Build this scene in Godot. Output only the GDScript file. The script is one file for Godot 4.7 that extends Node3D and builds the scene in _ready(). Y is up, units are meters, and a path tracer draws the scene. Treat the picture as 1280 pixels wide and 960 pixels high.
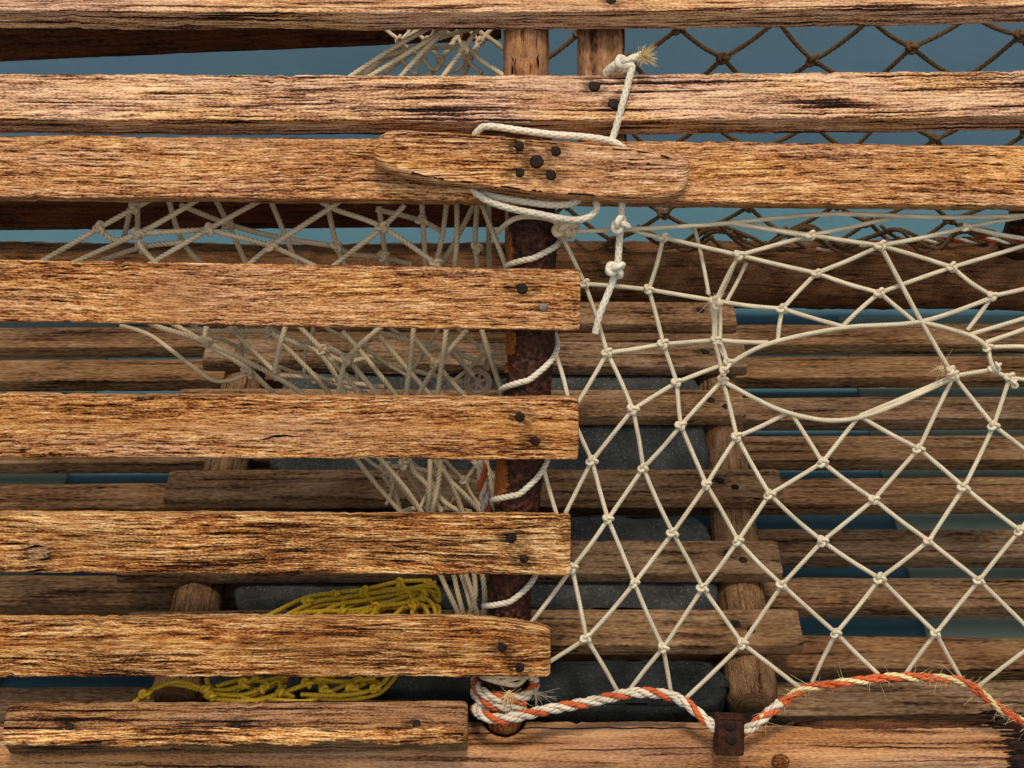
extends Node3D
# A weathered half-round wooden lobster trap seen close from the front and above.
# Metres, y up. The camera stands at x = 0, z = 0; the trap lies in front of it along x.

const PITCH := 39.0            # degrees the camera looks down
const FOCAL := 1920.0          # in pixels of a 1280 x 960 picture
const EYE := Vector3(0, 0.85, 0)
const FLOOR_LATH_TOP := 0.050
const TRAY_TOP := 0.095

var fwd: Vector3
var down: Vector3
var rng := RandomNumberGenerator.new()
var counts := {}
var mats := {}
var reliefs := {}     # wood material -> its maps, whose relief also shapes the boards
var noise := FastNoiseLite.new()
var trap: Node3D

# ------------------------------------------------------------------ places

func ray(x: float, y: float) -> Vector3:
	return fwd + Vector3.RIGHT * ((x - 640.0) / FOCAL) + down * ((y - 480.0) / FOCAL)

func spot(x: float, y: float, depth: float) -> Vector3:
	return EYE + ray(x, y) * depth

func on_height(x: float, y: float, h: float) -> Vector3:
	var r := ray(x, y)
	return EYE + r * ((h - EYE.y) / r.y)

func on_plane(x: float, y: float, at: Vector3, n: Vector3) -> Vector3:
	var r := ray(x, y)
	return EYE + r * ((at - EYE).dot(n) / r.dot(n))

# the arched front of the trap: depth of its outer face for a height in the picture
func front_depth(y: float) -> float:
	var ys := [-160.0, 10.0, 120.0, 210.0, 365.0, 530.0, 810.0, 900.0, 980.0]
	var ds := [0.952, 0.915, 0.900, 0.897, 0.900, 0.905, 0.925, 0.936, 0.948]
	if y <= ys[0]: return ds[0]
	for i in 8:
		if y <= ys[i + 1]:
			return lerpf(ds[i], ds[i + 1], (y - ys[i]) / (ys[i + 1] - ys[i]))
	return ds[8]

func front(x: float, y: float, behind := 0.0) -> Vector3:
	return spot(x, y, front_depth(y) + behind)

func front_up(y: float) -> Vector3:
	return (front(640, y - 45) - front(640, y + 45)).normalized()

func front_normal(y: float) -> Vector3:
	return Vector3.RIGHT.cross(front_up(y)).normalized()

const BACK_AT := Vector3(0, 0.36, -1.045)
func back_normal() -> Vector3:
	return Vector3.RIGHT.cross((BACK_AT - Vector3(0, 0.08, -1.115)).normalized()).normalized()
func back(x: float, y: float, ahead := 0.0) -> Vector3:
	var n := back_normal()
	return on_plane(x, y, BACK_AT + n * ahead, n)

# ------------------------------------------------------------------ nodes

func fresh_name(called: String, parent: Node) -> String:
	var key := str(parent.get_instance_id()) + called
	var n: int = counts.get(key, 0)
	counts[key] = n + 1
	return called if n == 0 else "%s_%03d" % [called, n]

func put(called: String, mesh: Mesh, mat: Material, parent: Node = self, at := Transform3D()) -> MeshInstance3D:
	var o := MeshInstance3D.new()
	o.name = fresh_name(called, parent)
	o.mesh = mesh
	o.material_override = mat
	o.transform = at
	parent.add_child(o, true)
	return o

func thing(called: String, label: String, category: String, at := Vector3.ZERO, group := "") -> Node3D:
	var o := Node3D.new()
	o.name = fresh_name(called, self)
	o.position = at
	add_child(o, true)
	tag(o, label, category, group)
	return o

func tag(o: Node, label: String, category: String, group := "") -> void:
	o.set_meta("label", label)
	o.set_meta("category", category)
	if group: o.set_meta("group", group)

# ------------------------------------------------------------------ textures

func noise_bytes(seed_at: int, w: int, h: int, period: float, stretch: float, octaves := 3, kind := FastNoiseLite.TYPE_SIMPLEX_SMOOTH) -> PackedByteArray:
	var n := FastNoiseLite.new()
	n.seed = seed_at
	n.noise_type = kind
	n.frequency = 1.0 / period
	n.fractal_type = FastNoiseLite.FRACTAL_FBM if octaves > 1 else FastNoiseLite.FRACTAL_NONE
	n.fractal_octaves = octaves
	var im := n.get_seamless_image(maxi(8, int(w / stretch)), h, false, false, 0.12, true)
	im.convert(Image.FORMAT_L8)
	im.resize(w, h, Image.INTERPOLATE_CUBIC)
	return im.get_data()

func ramp(stops: Array) -> PackedByteArray:
	var out := PackedByteArray()
	out.resize(256 * 3)
	var last := stops.size() - 1
	for i in 256:
		var t := i / 255.0 * last
		var k := mini(int(t), last - 1)
		var c: Color = stops[k].lerp(stops[k + 1], t - k)
		out[i * 3] = int(c.r * 255); out[i * 3 + 1] = int(c.g * 255); out[i * 3 + 2] = int(c.b * 255)
	return out

# weathered wood: grain runs along u; 0.8 m x 0.2 m per repeat
func wood_maps(seed_at: int, o: Dictionary) -> Array:
	var w: int = o.get("w", 2048)
	var h: int = o.get("h", 512)
	var k := h / 512.0
	var coarse := noise_bytes(seed_at, w, h, o.get("coarse_px", 10.0) * k, o.get("coarse_long", 22.0), 3)
	var mid := noise_bytes(seed_at + 1, w, h, o.get("mid_px", 5.0) * k, o.get("mid_long", 12.0), 2)
	var fine := noise_bytes(seed_at + 2, w, h, 2.4, o.get("fine_long", 6.0), 1)
	var grit := noise_bytes(seed_at + 7, w, h, 2.3, 2.6, 1)
	var blotch := noise_bytes(seed_at + 3, w, h, o.get("blotch_px", 85.0) * k, o.get("blotch_long", 2.5), 3)
	var mask := noise_bytes(seed_at + 4, w, h, 40.0 * k, 6.0, 2)
	var warp := noise_bytes(seed_at + 5, w, h, 130.0 * k, 5.0, 1)
	var dash := noise_bytes(seed_at + 6, w, h, 3.4 * k, o.get("dash_long", 7.0), 2)
	var lut_a := ramp(o.warm)
	var lut_b := ramp(o.grey)
	var wp: float = o.get("warp", 6.0) * k / 128.0
	var shear: float = o.get("shear", 0.0)
	var c_coarse: float = o.get("c_coarse", 0.2) / 128.0
	var c_mid: float = o.get("c_mid", 0.2) / 128.0
	var c_fine: float = o.get("c_fine", 0.12) / 128.0
	var c_grit: float = o.get("c_grit", 0.26) / 128.0
	var c_dash: float = o.get("c_dash", 0.5)
	var c_groove: float = o.get("c_groove", 0.5)
	var c_blotch: float = o.get("c_blotch", 0.15) / 128.0
	var base: float = o.get("base", 0.62)
	var groove_at: float = o.get("groove_at", 95.0)
	var groove_w: float = o.get("groove_w", 24.0)
	var dash_at: float = o.get("dash_at", 92.0)
	var rgb := PackedByteArray(); rgb.resize(w * h * 3)
	var hgt := PackedByteArray(); hgt.resize(w * h)
	var hm := h - 1
	var total := w * h
	var i := 0
	for y in h:
		for x in w:
			var sway := (warp[i] - 128) * wp
			var j := ((y + int(sway) + h) & hm) * w + x
			# the short dashes of rough-sawn wood lie a little askew of the grain
			var jd := ((y + int(sway * (1.0 + shear)) + h * 2) & hm) * w + x
			var c := coarse[j]
			var g := (groove_at + (mask[i] - 128) * 0.35 - c) / groove_w
			if g < 0.0: g = 0.0
			elif g > 1.0: g = 1.0
			var d: float = (dash_at - dash[jd]) / 40.0
			if d < 0.0: d = 0.0
			elif d > 1.0: d = 1.0
			var relief := base + (c - 128) * c_coarse + (mid[j] - 128) * c_mid + (fine[jd] - 128) * c_fine + (grit[i] - 128) * c_grit - g * c_groove - d * c_dash
			var q := int((relief + (blotch[j] - 128) * c_blotch) * 255.0)
			if q < 0: q = 0
			elif q > 255: q = 255
			var m := (blotch[(i + 73310) % total] - 70) * 2
			if m < 0: m = 0
			elif m > 255: m = 255
			var q3 := q * 3
			var i3 := i * 3
			rgb[i3] = (lut_a[q3] * m + lut_b[q3] * (255 - m)) / 255
			rgb[i3 + 1] = (lut_a[q3 + 1] * m + lut_b[q3 + 1] * (255 - m)) / 255
			rgb[i3 + 2] = (lut_a[q3 + 2] * m + lut_b[q3 + 2] * (255 - m)) / 255
			var hv := int(relief * 210.0) + 20
			hgt[i] = 0 if hv < 0 else (255 if hv > 255 else hv)
			i += 1
	var a := Image.create_from_data(w, h, false, Image.FORMAT_RGB8, rgb)
	var b := Image.create_from_data(w, h, false, Image.FORMAT_L8, hgt)
	return [ImageTexture.create_from_image(a), ImageTexture.create_from_image(b), hgt, w, h]

func wood_mat(maps: Array, tint: Color, relief := 0.05, rough := 0.86) -> StandardMaterial3D:
	var m := StandardMaterial3D.new()
	m.albedo_texture = maps[0]
	m.albedo_color = tint
	m.roughness = rough
	m.metallic_specular = 0.25
	m.heightmap_enabled = true
	m.heightmap_texture = maps[1]
	m.heightmap_scale = relief
	reliefs[m] = maps
	return m

func mottle_mat(seed_at: int, stops: Array, o: Dictionary) -> StandardMaterial3D:
	var w: int = o.get("w", 512)
	var a := noise_bytes(seed_at, w, w, o.get("px", 40.0), o.get("long", 1.0), 5)
	var b := noise_bytes(seed_at + 1, w, w, o.get("px2", 14.0), o.get("long2", 1.0), 2, o.get("kind", FastNoiseLite.TYPE_SIMPLEX_SMOOTH))
	var f := noise_bytes(seed_at + 2, w, w, 2.0, 1.0, 1)
	var lut := ramp(stops)
	var ca: float = o.get("ca", 0.6) / 255.0
	var cb: float = o.get("cb", 0.4) / 255.0
	var cf: float = o.get("cf", 0.2) / 255.0
	var rgb := PackedByteArray(); rgb.resize(w * w * 3)
	var hgt := PackedByteArray(); hgt.resize(w * w)
	var fleck: int = o.get("fleck", 999)
	for i in w * w:
		var t := 0.5 + (a[i] - 128) * ca + (b[i] - 128) * cb
		var q := clampi(int((t + (f[i] - 128) * cf) * 255.0), 0, 255) * 3
		var r := lut[q]; var g := lut[q + 1]; var bl := lut[q + 2]
		if f[i] + b[i] / 4 > fleck:
			r = 215; g = 215; bl = 205
		rgb[i * 3] = r; rgb[i * 3 + 1] = g; rgb[i * 3 + 2] = bl
		hgt[i] = clampi(int((t * 0.8 + (f[i] - 128) * cf) * 255.0), 0, 255)
	var m := StandardMaterial3D.new()
	m.albedo_texture = ImageTexture.create_from_image(Image.create_from_data(w, w, false, Image.FORMAT_RGB8, rgb))
	m.heightmap_enabled = true
	m.heightmap_texture = ImageTexture.create_from_image(Image.create_from_data(w, w, false, Image.FORMAT_L8, hgt))
	m.heightmap_scale = o.get("relief", 0.05)
	m.roughness = o.get("rough", 0.85)
	m.metallic_specular = o.get("spec", 0.3)
	if o.has("tri"):
		m.uv1_triplanar = true
		m.uv1_scale = Vector3.ONE * o.tri
	return m

func plain(c: Color, rough := 0.9, tinted := true) -> StandardMaterial3D:
	var m := StandardMaterial3D.new()
	m.albedo_color = c
	m.roughness = rough
	m.metallic_specular = 0.2
	m.vertex_color_use_as_albedo = tinted
	return m

func c8(r: int, g: int, b: int) -> Color:
	return Color(r / 255.0, g / 255.0, b / 255.0)

func make_materials() -> void:
	# silvered wood with long dark checks (the two top laths)
	var silver := wood_maps(11, {"warm": [c8(14, 7, 5), c8(58, 32, 22), c8(128, 88, 62), c8(192, 150, 112), c8(228, 196, 154), c8(248, 228, 192)],
		"grey": [c8(16, 9, 8), c8(60, 38, 32), c8(128, 96, 82), c8(188, 152, 134), c8(222, 192, 172), c8(244, 222, 202)],
		"coarse_px": 9.0, "coarse_long": 48.0, "mid_px": 4.2, "mid_long": 30.0, "fine_long": 16.0, "c_groove": 0.46, "groove_at": 88.0, "groove_w": 40.0, "c_coarse": 0.14, "c_mid": 0.26, "c_fine": 0.26, "c_dash": 0.3, "dash_at": 88.0, "dash_long": 14.0, "warp": 3.0, "base": 0.67, "c_blotch": 0.14, "blotch_long": 5.0})
	# golden brown wood with fine askew fibres
	var golden := wood_maps(37, {"warm": [c8(18, 8, 4), c8(76, 38, 18), c8(144, 92, 48), c8(186, 136, 80), c8(216, 172, 114), c8(244, 216, 168)],
		"grey": [c8(18, 9, 6), c8(76, 42, 26), c8(140, 98, 66), c8(178, 136, 100), c8(208, 168, 132), c8(238, 210, 178)],
		"coarse_px": 8.0, "coarse_long": 44.0, "mid_px": 3.8, "c_groove": 0.2, "groove_at": 80.0, "groove_w": 34.0, "c_coarse": 0.16, "c_mid": 0.3, "mid_long": 24.0, "c_fine": 0.34, "fine_long": 12.0, "c_dash": 0.36, "dash_at": 86.0, "dash_long": 15.0, "warp": 7.0, "shear": 0.5, "base": 0.63, "c_blotch": 0.14, "blotch_long": 6.0})
	# deeply torn cream and rust-brown wood (the lower laths)
	var torn := wood_maps(71, {"warm": [c8(18, 7, 3), c8(82, 38, 16), c8(142, 84, 42), c8(190, 130, 74), c8(228, 180, 120), c8(254, 228, 182)],
		"grey": [c8(16, 7, 4), c8(66, 38, 20), c8(126, 82, 46), c8(178, 130, 82), c8(222, 182, 132), c8(248, 224, 184)],
		"coarse_px": 10.0, "coarse_long": 34.0, "mid_px": 4.4, "c_groove": 0.24, "groove_at": 82.0, "groove_w": 34.0, "c_coarse": 0.22, "c_mid": 0.34, "mid_long": 26.0, "c_fine": 0.32, "fine_long": 14.0, "c_dash": 0.38, "dash_at": 90.0, "dash_long": 20.0, "warp": 8.0, "shear": 0.4, "base": 0.6, "c_blotch": 0.22, "blotch_px": 60.0, "blotch_long": 6.0})
	# smooth old plank with a few long checks (the sill)
	var plank := wood_maps(117, {"warm": [c8(24, 13, 8), c8(92, 62, 42), c8(146, 112, 82), c8(184, 148, 112), c8(208, 176, 138), c8(228, 200, 164)],
		"grey": [c8(28, 18, 15), c8(92, 68, 56), c8(142, 114, 98), c8(178, 150, 132), c8(202, 178, 160), c8(224, 204, 188)],
		"coarse_px": 18.0, "coarse_long": 34.0, "c_groove": 0.34, "groove_at": 84.0, "groove_w": 24.0, "c_coarse": 0.16, "c_mid": 0.16, "mid_long": 24.0, "c_fine": 0.12, "fine_long": 10.0, "c_dash": 0.22, "dash_at": 78.0, "dash_long": 14.0, "warp": 7.0, "base": 0.66, "c_blotch": 0.26, "blotch_long": 4.0})
	# dull brown inner wood
	var dull := wood_maps(93, {"w": 1024, "h": 256, "warm": [c8(30, 19, 12), c8(80, 58, 40), c8(118, 92, 67), c8(146, 118, 90), c8(172, 146, 116)],
		"grey": [c8(32, 22, 16), c8(86, 66, 48), c8(126, 102, 80), c8(150, 126, 102), c8(176, 154, 130)],
		"coarse_px": 15.0, "c_groove": 0.22, "groove_at": 88.0, "groove_w": 34.0, "c_coarse": 0.14, "c_mid": 0.18, "c_fine": 0.16, "c_dash": 0.2, "base": 0.64, "c_blotch": 0.26, "warp": 5.0})
	mats.silver = wood_mat(silver, Color(0.95, 0.9, 0.84), 0.09)
	mats.golden = wood_mat(golden, Color(0.96, 0.91, 0.87), 0.07)
	mats.torn = wood_mat(torn, Color(0.95, 0.915, 0.86), 0.08)
	mats.fresh = wood_mat(plank, Color(1, 0.94, 0.82), 0.05)
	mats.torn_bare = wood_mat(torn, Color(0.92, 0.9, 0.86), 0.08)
	mats.dull = wood_mat(dull, Color(0.9, 0.84, 0.78), 0.06)
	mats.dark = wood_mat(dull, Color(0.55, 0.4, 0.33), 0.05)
	mats.log = wood_mat(dull, Color(0.74, 0.64, 0.55), 0.08)
	mats.sill = wood_mat(plank, Color(0.88, 0.77, 0.66), 0.09)
	mats.base = wood_mat(silver, Color(0.68, 0.6, 0.5), 0.07)
	mats.tip = wood_mat(plank, Color(0.8, 0.69, 0.6), 0.04)
	mats.foot = wood_mat(golden, Color(0.66, 0.54, 0.44), 0.06)
	mats.batten = wood_mat(dull, Color(0.95, 0.85, 0.8), 0.05)
	mats.cleat = wood_mat(golden, Color(1, 0.97, 0.96), 0.04)
	mats.bark = mottle_mat(5, [c8(16, 8, 6), c8(40, 19, 13), c8(62, 32, 22), c8(86, 50, 36), c8(122, 84, 62)], {"px": 26.0, "px2": 11.0, "long": 0.7, "kind": FastNoiseLite.TYPE_CELLULAR, "relief": 0.2, "rough": 0.5, "cf": 0.25, "ca": 0.8, "cb": 0.6})
	mats.inner = mottle_mat(8, [c8(70, 34, 12), c8(120, 66, 26), c8(160, 98, 44), c8(186, 124, 66)], {"relief": 0.05})
	mats.rot = mottle_mat(15, [c8(10, 6, 6), c8(24, 15, 13), c8(44, 29, 24), c8(78, 56, 44)], {"px": 30.0, "px2": 8.0, "long": 4.0, "relief": 0.2})
	mats.bark_edge = mottle_mat(17, [c8(40, 22, 14), c8(76, 46, 28), c8(108, 70, 46), c8(140, 100, 70)], {"px": 30.0, "px2": 8.0, "long": 4.0, "relief": 0.15})
	mats.rust = mottle_mat(21, [c8(18, 10, 8), c8(46, 25, 18), c8(70, 38, 26), c8(104, 60, 42)], {"px": 60.0, "relief": 0.08, "rough": 0.85, "tri": 24.0, "spec": 0.3})
	mats.nail = mottle_mat(25, [c8(10, 7, 6), c8(24, 17, 14), c8(42, 30, 24), c8(66, 46, 36)], {"w": 128, "px": 30.0, "relief": 0.05, "rough": 0.7, "tri": 60.0, "spec": 0.3})
	mats.zinc = mottle_mat(27, [c8(66, 60, 54), c8(104, 98, 90), c8(150, 144, 136)], {"w": 128, "px": 30.0, "relief": 0.03, "rough": 0.5, "tri": 60.0, "spec": 0.6})
	mats.stone = mottle_mat(31, [c8(24, 25, 26), c8(46, 48, 49), c8(68, 70, 70), c8(98, 99, 97)], {"px": 90.0, "px2": 9.0, "cf": 0.35, "relief": 0.1, "tri": 5.0, "fleck": 286})
	mats.panel = mottle_mat(41, [c8(68, 102, 118), c8(78, 114, 130), c8(88, 124, 140)], {"px": 200.0, "cb": 0.15, "cf": 0.18, "ca": 0.4, "relief": 0.012, "tri": 2.0, "rough": 0.7})
	mats.wall = mottle_mat(43, [c8(106, 138, 158), c8(117, 150, 170), c8(128, 161, 180)], {"px": 180.0, "cb": 0.15, "cf": 0.16, "ca": 0.5, "relief": 0.012, "tri": 1.6, "rough": 0.75})
	mats.pale = mottle_mat(45, [c8(136, 150, 140), c8(150, 166, 156), c8(162, 178, 168)], {"px": 160.0, "cb": 0.15, "cf": 0.12, "ca": 0.4, "relief": 0.012, "tri": 1.5, "rough": 0.75})
	mats.ground = mottle_mat(47, [c8(78, 76, 72), c8(90, 88, 84), c8(102, 100, 96)], {"px": 160.0, "cb": 0.15, "cf": 0.12, "ca": 0.4, "relief": 0.012, "tri": 1.5, "rough": 0.75})
	mats.net = plain(c8(232, 218, 192))
	mats.tan = plain(c8(228, 208, 176))
	mats.tarred = plain(c8(112, 86, 58))
	mats.cord = plain(c8(238, 230, 212))
	mats.white = plain(c8(230, 216, 196))
	mats.orange = plain(c8(212, 104, 62))
	mats.red = plain(c8(150, 62, 46))
	mats.straw = plain(c8(238, 216, 164))
	mats.yellow = plain(c8(226, 186, 58))
	mats.pink = plain(c8(196, 168, 150))
	mats.crack = plain(c8(16, 9, 6), 1.0, false)

# ------------------------------------------------------------------ meshes

func finish(v: PackedVector3Array, uv: PackedVector2Array, idx: PackedInt32Array, col := PackedColorArray()) -> ArrayMesh:
	var a := []
	a.resize(Mesh.ARRAY_MAX)
	a[Mesh.ARRAY_VERTEX] = v
	a[Mesh.ARRAY_TEX_UV] = uv
	a[Mesh.ARRAY_INDEX] = idx
	if col.size(): a[Mesh.ARRAY_COLOR] = col
	var n := PackedVector3Array()
	n.resize(v.size())
	for i in range(0, idx.size(), 3):
		var p := v[idx[i]]
		var c := (v[idx[i + 2]] - p).cross(v[idx[i + 1]] - p)
		n[idx[i]] += c; n[idx[i + 1]] += c; n[idx[i + 2]] += c
	for i in n.size(): n[i] = n[i].normalized()
	a[Mesh.ARRAY_NORMAL] = n
	var m := ArrayMesh.new()
	m.add_surface_from_arrays(Mesh.PRIMITIVE_TRIANGLES, a)
	return m

# A sawn lath: x along it, y across its face, z out of the face (face at z = 0, back at -th).
func lath_mesh(length: float, w: float, th: float, seed_at: int, o := {}) -> ArrayMesh:
	var step: float = o.get("step", 0.002)
	var rough: float = o.get("rough", 1.0)
	var nose: float = o.get("nose", 0.0022)
	var bend: float = o.get("bend", 0.0)
	var trim_len: float = o.get("trim_len", 0.0)
	var trim: float = o.get("trim", 0.0)
	var corner: float = o.get("corner", 0.0018)
	var rings := int(length / step) + 1
	var nf: int = o.get("across", 14)
	var prof := PackedVector2Array()       # (y in -1..1 over the half width, z from 0 to -1), going round from the top edge of the face
	var kinds := PackedInt32Array()
	var cy := corner / (w * 0.5)
	var cz := corner / th
	prof.append(Vector2(1.0 - cy, 0.0)); kinds.append(0)
	for i in nf + 1:
		prof.append(Vector2(lerpf(1.0 - cy * 1.8, -1.0 + cy * 1.8, float(i) / nf), 0.0)); kinds.append(0)
	prof.append(Vector2(-1.0 + cy, 0.0)); kinds.append(0)
	prof.append(Vector2(-1.0 + cy * 0.3, -cz * 0.3)); kinds.append(1)
	for i in 4:
		prof.append(Vector2(-1.0, lerpf(-cz, -1.0 + cz, i / 3.0))); kinds.append(1)
	for i in 5:
		prof.append(Vector2(lerpf(-1.0 + cy, 1.0 - cy, i / 4.0), -1.0)); kinds.append(2)
	for i in 4:
		prof.append(Vector2(1.0, lerpf(-1.0 + cz, -cz, i / 3.0))); kinds.append(3)
	prof.append(Vector2(1.0 - cy * 0.3, -cz * 0.3)); kinds.append(3)
	var np := prof.size()
	var peri := PackedFloat32Array([0.0])
	for i in np:
		var d := (prof[(i + 1) % np] - prof[i]) * Vector2(w * 0.5, th)
		peri.append(peri[i] + d.length())
	var maps: Array = o.get("maps", [])
	var dig: float = o.get("dig", 0.0)
	var hb := PackedByteArray()
	var hw := 1; var hh := 1
	if maps.size() and dig > 0.0:
		hb = maps[2]; hw = maps[3]; hh = maps[4]
	# the grain of one board never meets the seam of its texture
	var us := maxf(0.8, length)
	var uo := 0.5 + (rng.randf() - 0.5) * maxf(0.0, 1.0 - length / us)
	var vo := rng.randf()
	var v := PackedVector3Array()
	var uv := PackedVector2Array()
	var idx := PackedInt32Array()
	var z_seed := seed_at * 31.7
	for r in rings:
		var s := float(r) / (rings - 1)
		var x := (s - 0.5) * length
		var end := minf(s, 1.0 - s) * length
		var pinch := 0.0
		if end < nose: pinch = nose - sqrt(maxf(0.0, nose * nose - (nose - end) * (nose - end)))
		# worn edges: slow wander, small nicks and a few torn-out splinters
		var nick_t := noise.get_noise_2d(x * 5200.0, z_seed)
		var nick_b := noise.get_noise_2d(x * 5200.0, z_seed + 50.0)
		var top := w * 0.5 - pinch * 0.6 + rough * (0.0004 * noise.get_noise_2d(x * 500.0, z_seed + 9.0) + 0.0003 * nick_t - maxf(0.0, noise.get_noise_2d(x * 2100.0, z_seed + 70.0) - 0.38) * 0.004)
		var bot := w * 0.5 - pinch * 0.6 + rough * (0.0004 * noise.get_noise_2d(x * 500.0, z_seed + 19.0) + 0.0003 * nick_b - maxf(0.0, noise.get_noise_2d(x * 2100.0, z_seed + 90.0) - 0.38) * 0.004)
		if trim_len > 0.0 and (0.5 - s) * length + length * 0.5 < trim_len:
			var q := 1.0 - (length - s * length) / trim_len
			top -= trim * q * q
		var yc := bend * (1.0 - 4.0 * (s - 0.5) * (s - 0.5)) + rough * 0.0006 * noise.get_noise_2d(x * 120.0, z_seed + 33.0)
		for p in np:
			var q := prof[p]
			var yy: float = q.x * (top if q.x > 0.0 else bot)
			var zz := q.y * th
			var cut := 0.0
			if dig > 0.0:
				cut = dig * (0.62 - hb[int(fposmod(peri[p] / 0.2 + vo, 1.0) * hh) * hw + int(fposmod(x / us + uo, 1.0) * hw)] / 255.0)
			if kinds[p] == 0:
				zz += rough * 0.0004 * noise.get_noise_2d(x * 420.0, yy * 5000.0 + z_seed) - pinch * 0.25 - cut
			elif dig > 0.0 and kinds[p] != 2:
				yy -= signf(q.x) * cut * 0.12
				if p == nf + 3 or p == np - 1: zz -= cut * 0.25
			if kinds[p] == 2: zz += pinch * 0.25
			elif kinds[p] != 0: yy += signf(q.x) * rough * 0.0005 * noise.get_noise_2d(x * 900.0, zz * 9000.0 + z_seed)
			v.append(Vector3(x, yy + yc, zz))
			uv.append(Vector2(x / us + uo, peri[p] / 0.2 + vo))
		# close the seam with its own texture coordinate
		v.append(v[v.size() - np])
		uv.append(Vector2(x / us + uo, peri[np] / 0.2 + vo))
	var row := np + 1
	for r in rings - 1:
		for p in np:
			var a := r * row + p
			idx.append_array(PackedInt32Array([a, a + 1, a + row, a + 1, a + row + 1, a + row]))
	for e in 2:
		var r0 := 0 if e == 0 else (rings - 1) * row
		var c := Vector3.ZERO
		for p in np: c += v[r0 + p]
		c /= np
		var first := v.size()
		v.append(c + Vector3((-0.0004 if e == 0 else 0.0004), 0, 0)); uv.append(Vector2(uo + c.x / 0.8, vo))
		for p in np + 1:
			var q := v[r0 + p]
			v.append(q); uv.append(Vector2(uo + c.x / 0.8 + q.z / 1.6, vo + q.y / 0.2))
		for p in np:
			if e == 0: idx.append_array(PackedInt32Array([first, first + 2 + p, first + 1 + p]))
			else: idx.append_array(PackedInt32Array([first, first + 1 + p, first + 2 + p]))
	return finish(v, uv, idx)

# evenly spaced points of a smooth curve through the given ones
func smooth_path(pts: PackedVector3Array, step: float) -> PackedVector3Array:
	var dense := PackedVector3Array()
	var n := pts.size()
	if n == 2:
		dense = pts
	else:
		for i in n - 1:
			var a := pts[maxi(i - 1, 0)]; var b := pts[i]; var c := pts[i + 1]; var d := pts[mini(i + 2, n - 1)]
			for k in 8:
				dense.append(b.cubic_interpolate(c, a, d, k / 8.0))
		dense.append(pts[n - 1])
	var total := 0.0
	for i in dense.size() - 1: total += dense[i].distance_to(dense[i + 1])
	var m := maxi(2, int(ceil(total / step)))
	var out := PackedVector3Array([dense[0]])
	var want := total / m
	var run := 0.0
	var next := want
	for i in dense.size() - 1:
		var l := dense[i].distance_to(dense[i + 1])
		while next <= run + l + 1e-7 and out.size() < m:
			out.append(dense[i].lerp(dense[i + 1], (next - run) / maxf(l, 1e-9)))
			next += want
		run += l
	out.append(dense[dense.size() - 1])
	return out

func frames(path: PackedVector3Array) -> Array:
	var out := []
	var last := Vector3(0.31, 0.9, 0.3).normalized()
	var n := path.size()
	for i in n:
		var t := (path[mini(i + 1, n - 1)] - path[maxi(i - 1, 0)]).normalized()
		if absf(last.dot(t)) > 0.98: last = Vector3(0.8, 0.1, 0.6).normalized()
		var u := (last - t * last.dot(t)).normalized()
		last = u
		out.append([u, t.cross(u)])
	return out

# twine, cord or rope: "lay" is the look of its surface: 3 = three-strand twist, 0 = braided, 1 = plain
func twine_mesh(pts: PackedVector3Array, r: float, lay := 3, sides := 12, step := 0.0011, pitch := 0.0) -> ArrayMesh:
	var path := smooth_path(pts, step)
	var fr := frames(path)
	var v := PackedVector3Array()
	var uv := PackedVector2Array()
	var idx := PackedInt32Array()
	var col := PackedColorArray()
	var turn := TAU / (pitch if pitch > 0.0 else r * 5.0)
	var ph := rng.randf() * TAU
	var n := path.size()
	var real_step := path[0].distance_to(path[1])
	for i in n:
		var s := i * real_step
		var at := path[i]
		var shade := 0.86 + 0.22 * noise.get_noise_3d(at.x * 900.0, at.y * 900.0, at.z * 900.0) + 0.10 * noise.get_noise_3d(at.x * 6000.0, at.y * 6000.0, at.z * 6000.0)
		for k in sides + 1:
			var th := TAU * (k % sides) / sides
			var rr := r
			var groove_shade := 1.0  # shade between the strands, painted into the vertex colour
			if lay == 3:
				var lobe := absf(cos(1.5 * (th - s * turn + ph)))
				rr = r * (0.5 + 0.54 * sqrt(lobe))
				groove_shade = 0.34 + 0.66 * minf(1.0, lobe * 1.7)
			elif lay == 0:
				var one := sin(4.0 * th + s * turn * 2.0 + ph)
				var two := sin(4.0 * th - s * turn * 2.0 + ph)
				var lobe := maxf(one, two)
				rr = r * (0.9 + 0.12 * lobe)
				groove_shade = 0.72 + 0.28 * clampf(lobe * 1.3, 0.0, 1.0)
			else:
				rr = r * (1.0 + 0.06 * noise.get_noise_2d(s * 3000.0, th * 40.0))
			v.append(at + (fr[i][0] * cos(th) + fr[i][1] * sin(th)) * rr)
			uv.append(Vector2(s * 40.0, float(k) / sides))
			var g := clampf(shade * groove_shade, 0.0, 1.0)
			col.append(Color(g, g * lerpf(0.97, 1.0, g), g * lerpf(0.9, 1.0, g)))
	var row := sides + 1
	for i in n - 1:
		for k in sides:
			var a := i * row + k
			idx.append_array(PackedInt32Array([a, a + row, a + 1, a + 1, a + row, a + row + 1]))
	for e in 2:
		var c := v.size()
		v.append(path[0] if e == 0 else path[n - 1]); uv.append(Vector2.ZERO); col.append(col[0])
		var b := 0 if e == 0 else (n - 1) * row
		for k in sides:
			if e == 0: idx.append_array(PackedInt32Array([c, b + k, b + k + 1]))
			else: idx.append_array(PackedInt32Array([c, b + k + 1, b + k]))
	return finish(v, uv, idx, col)

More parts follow.
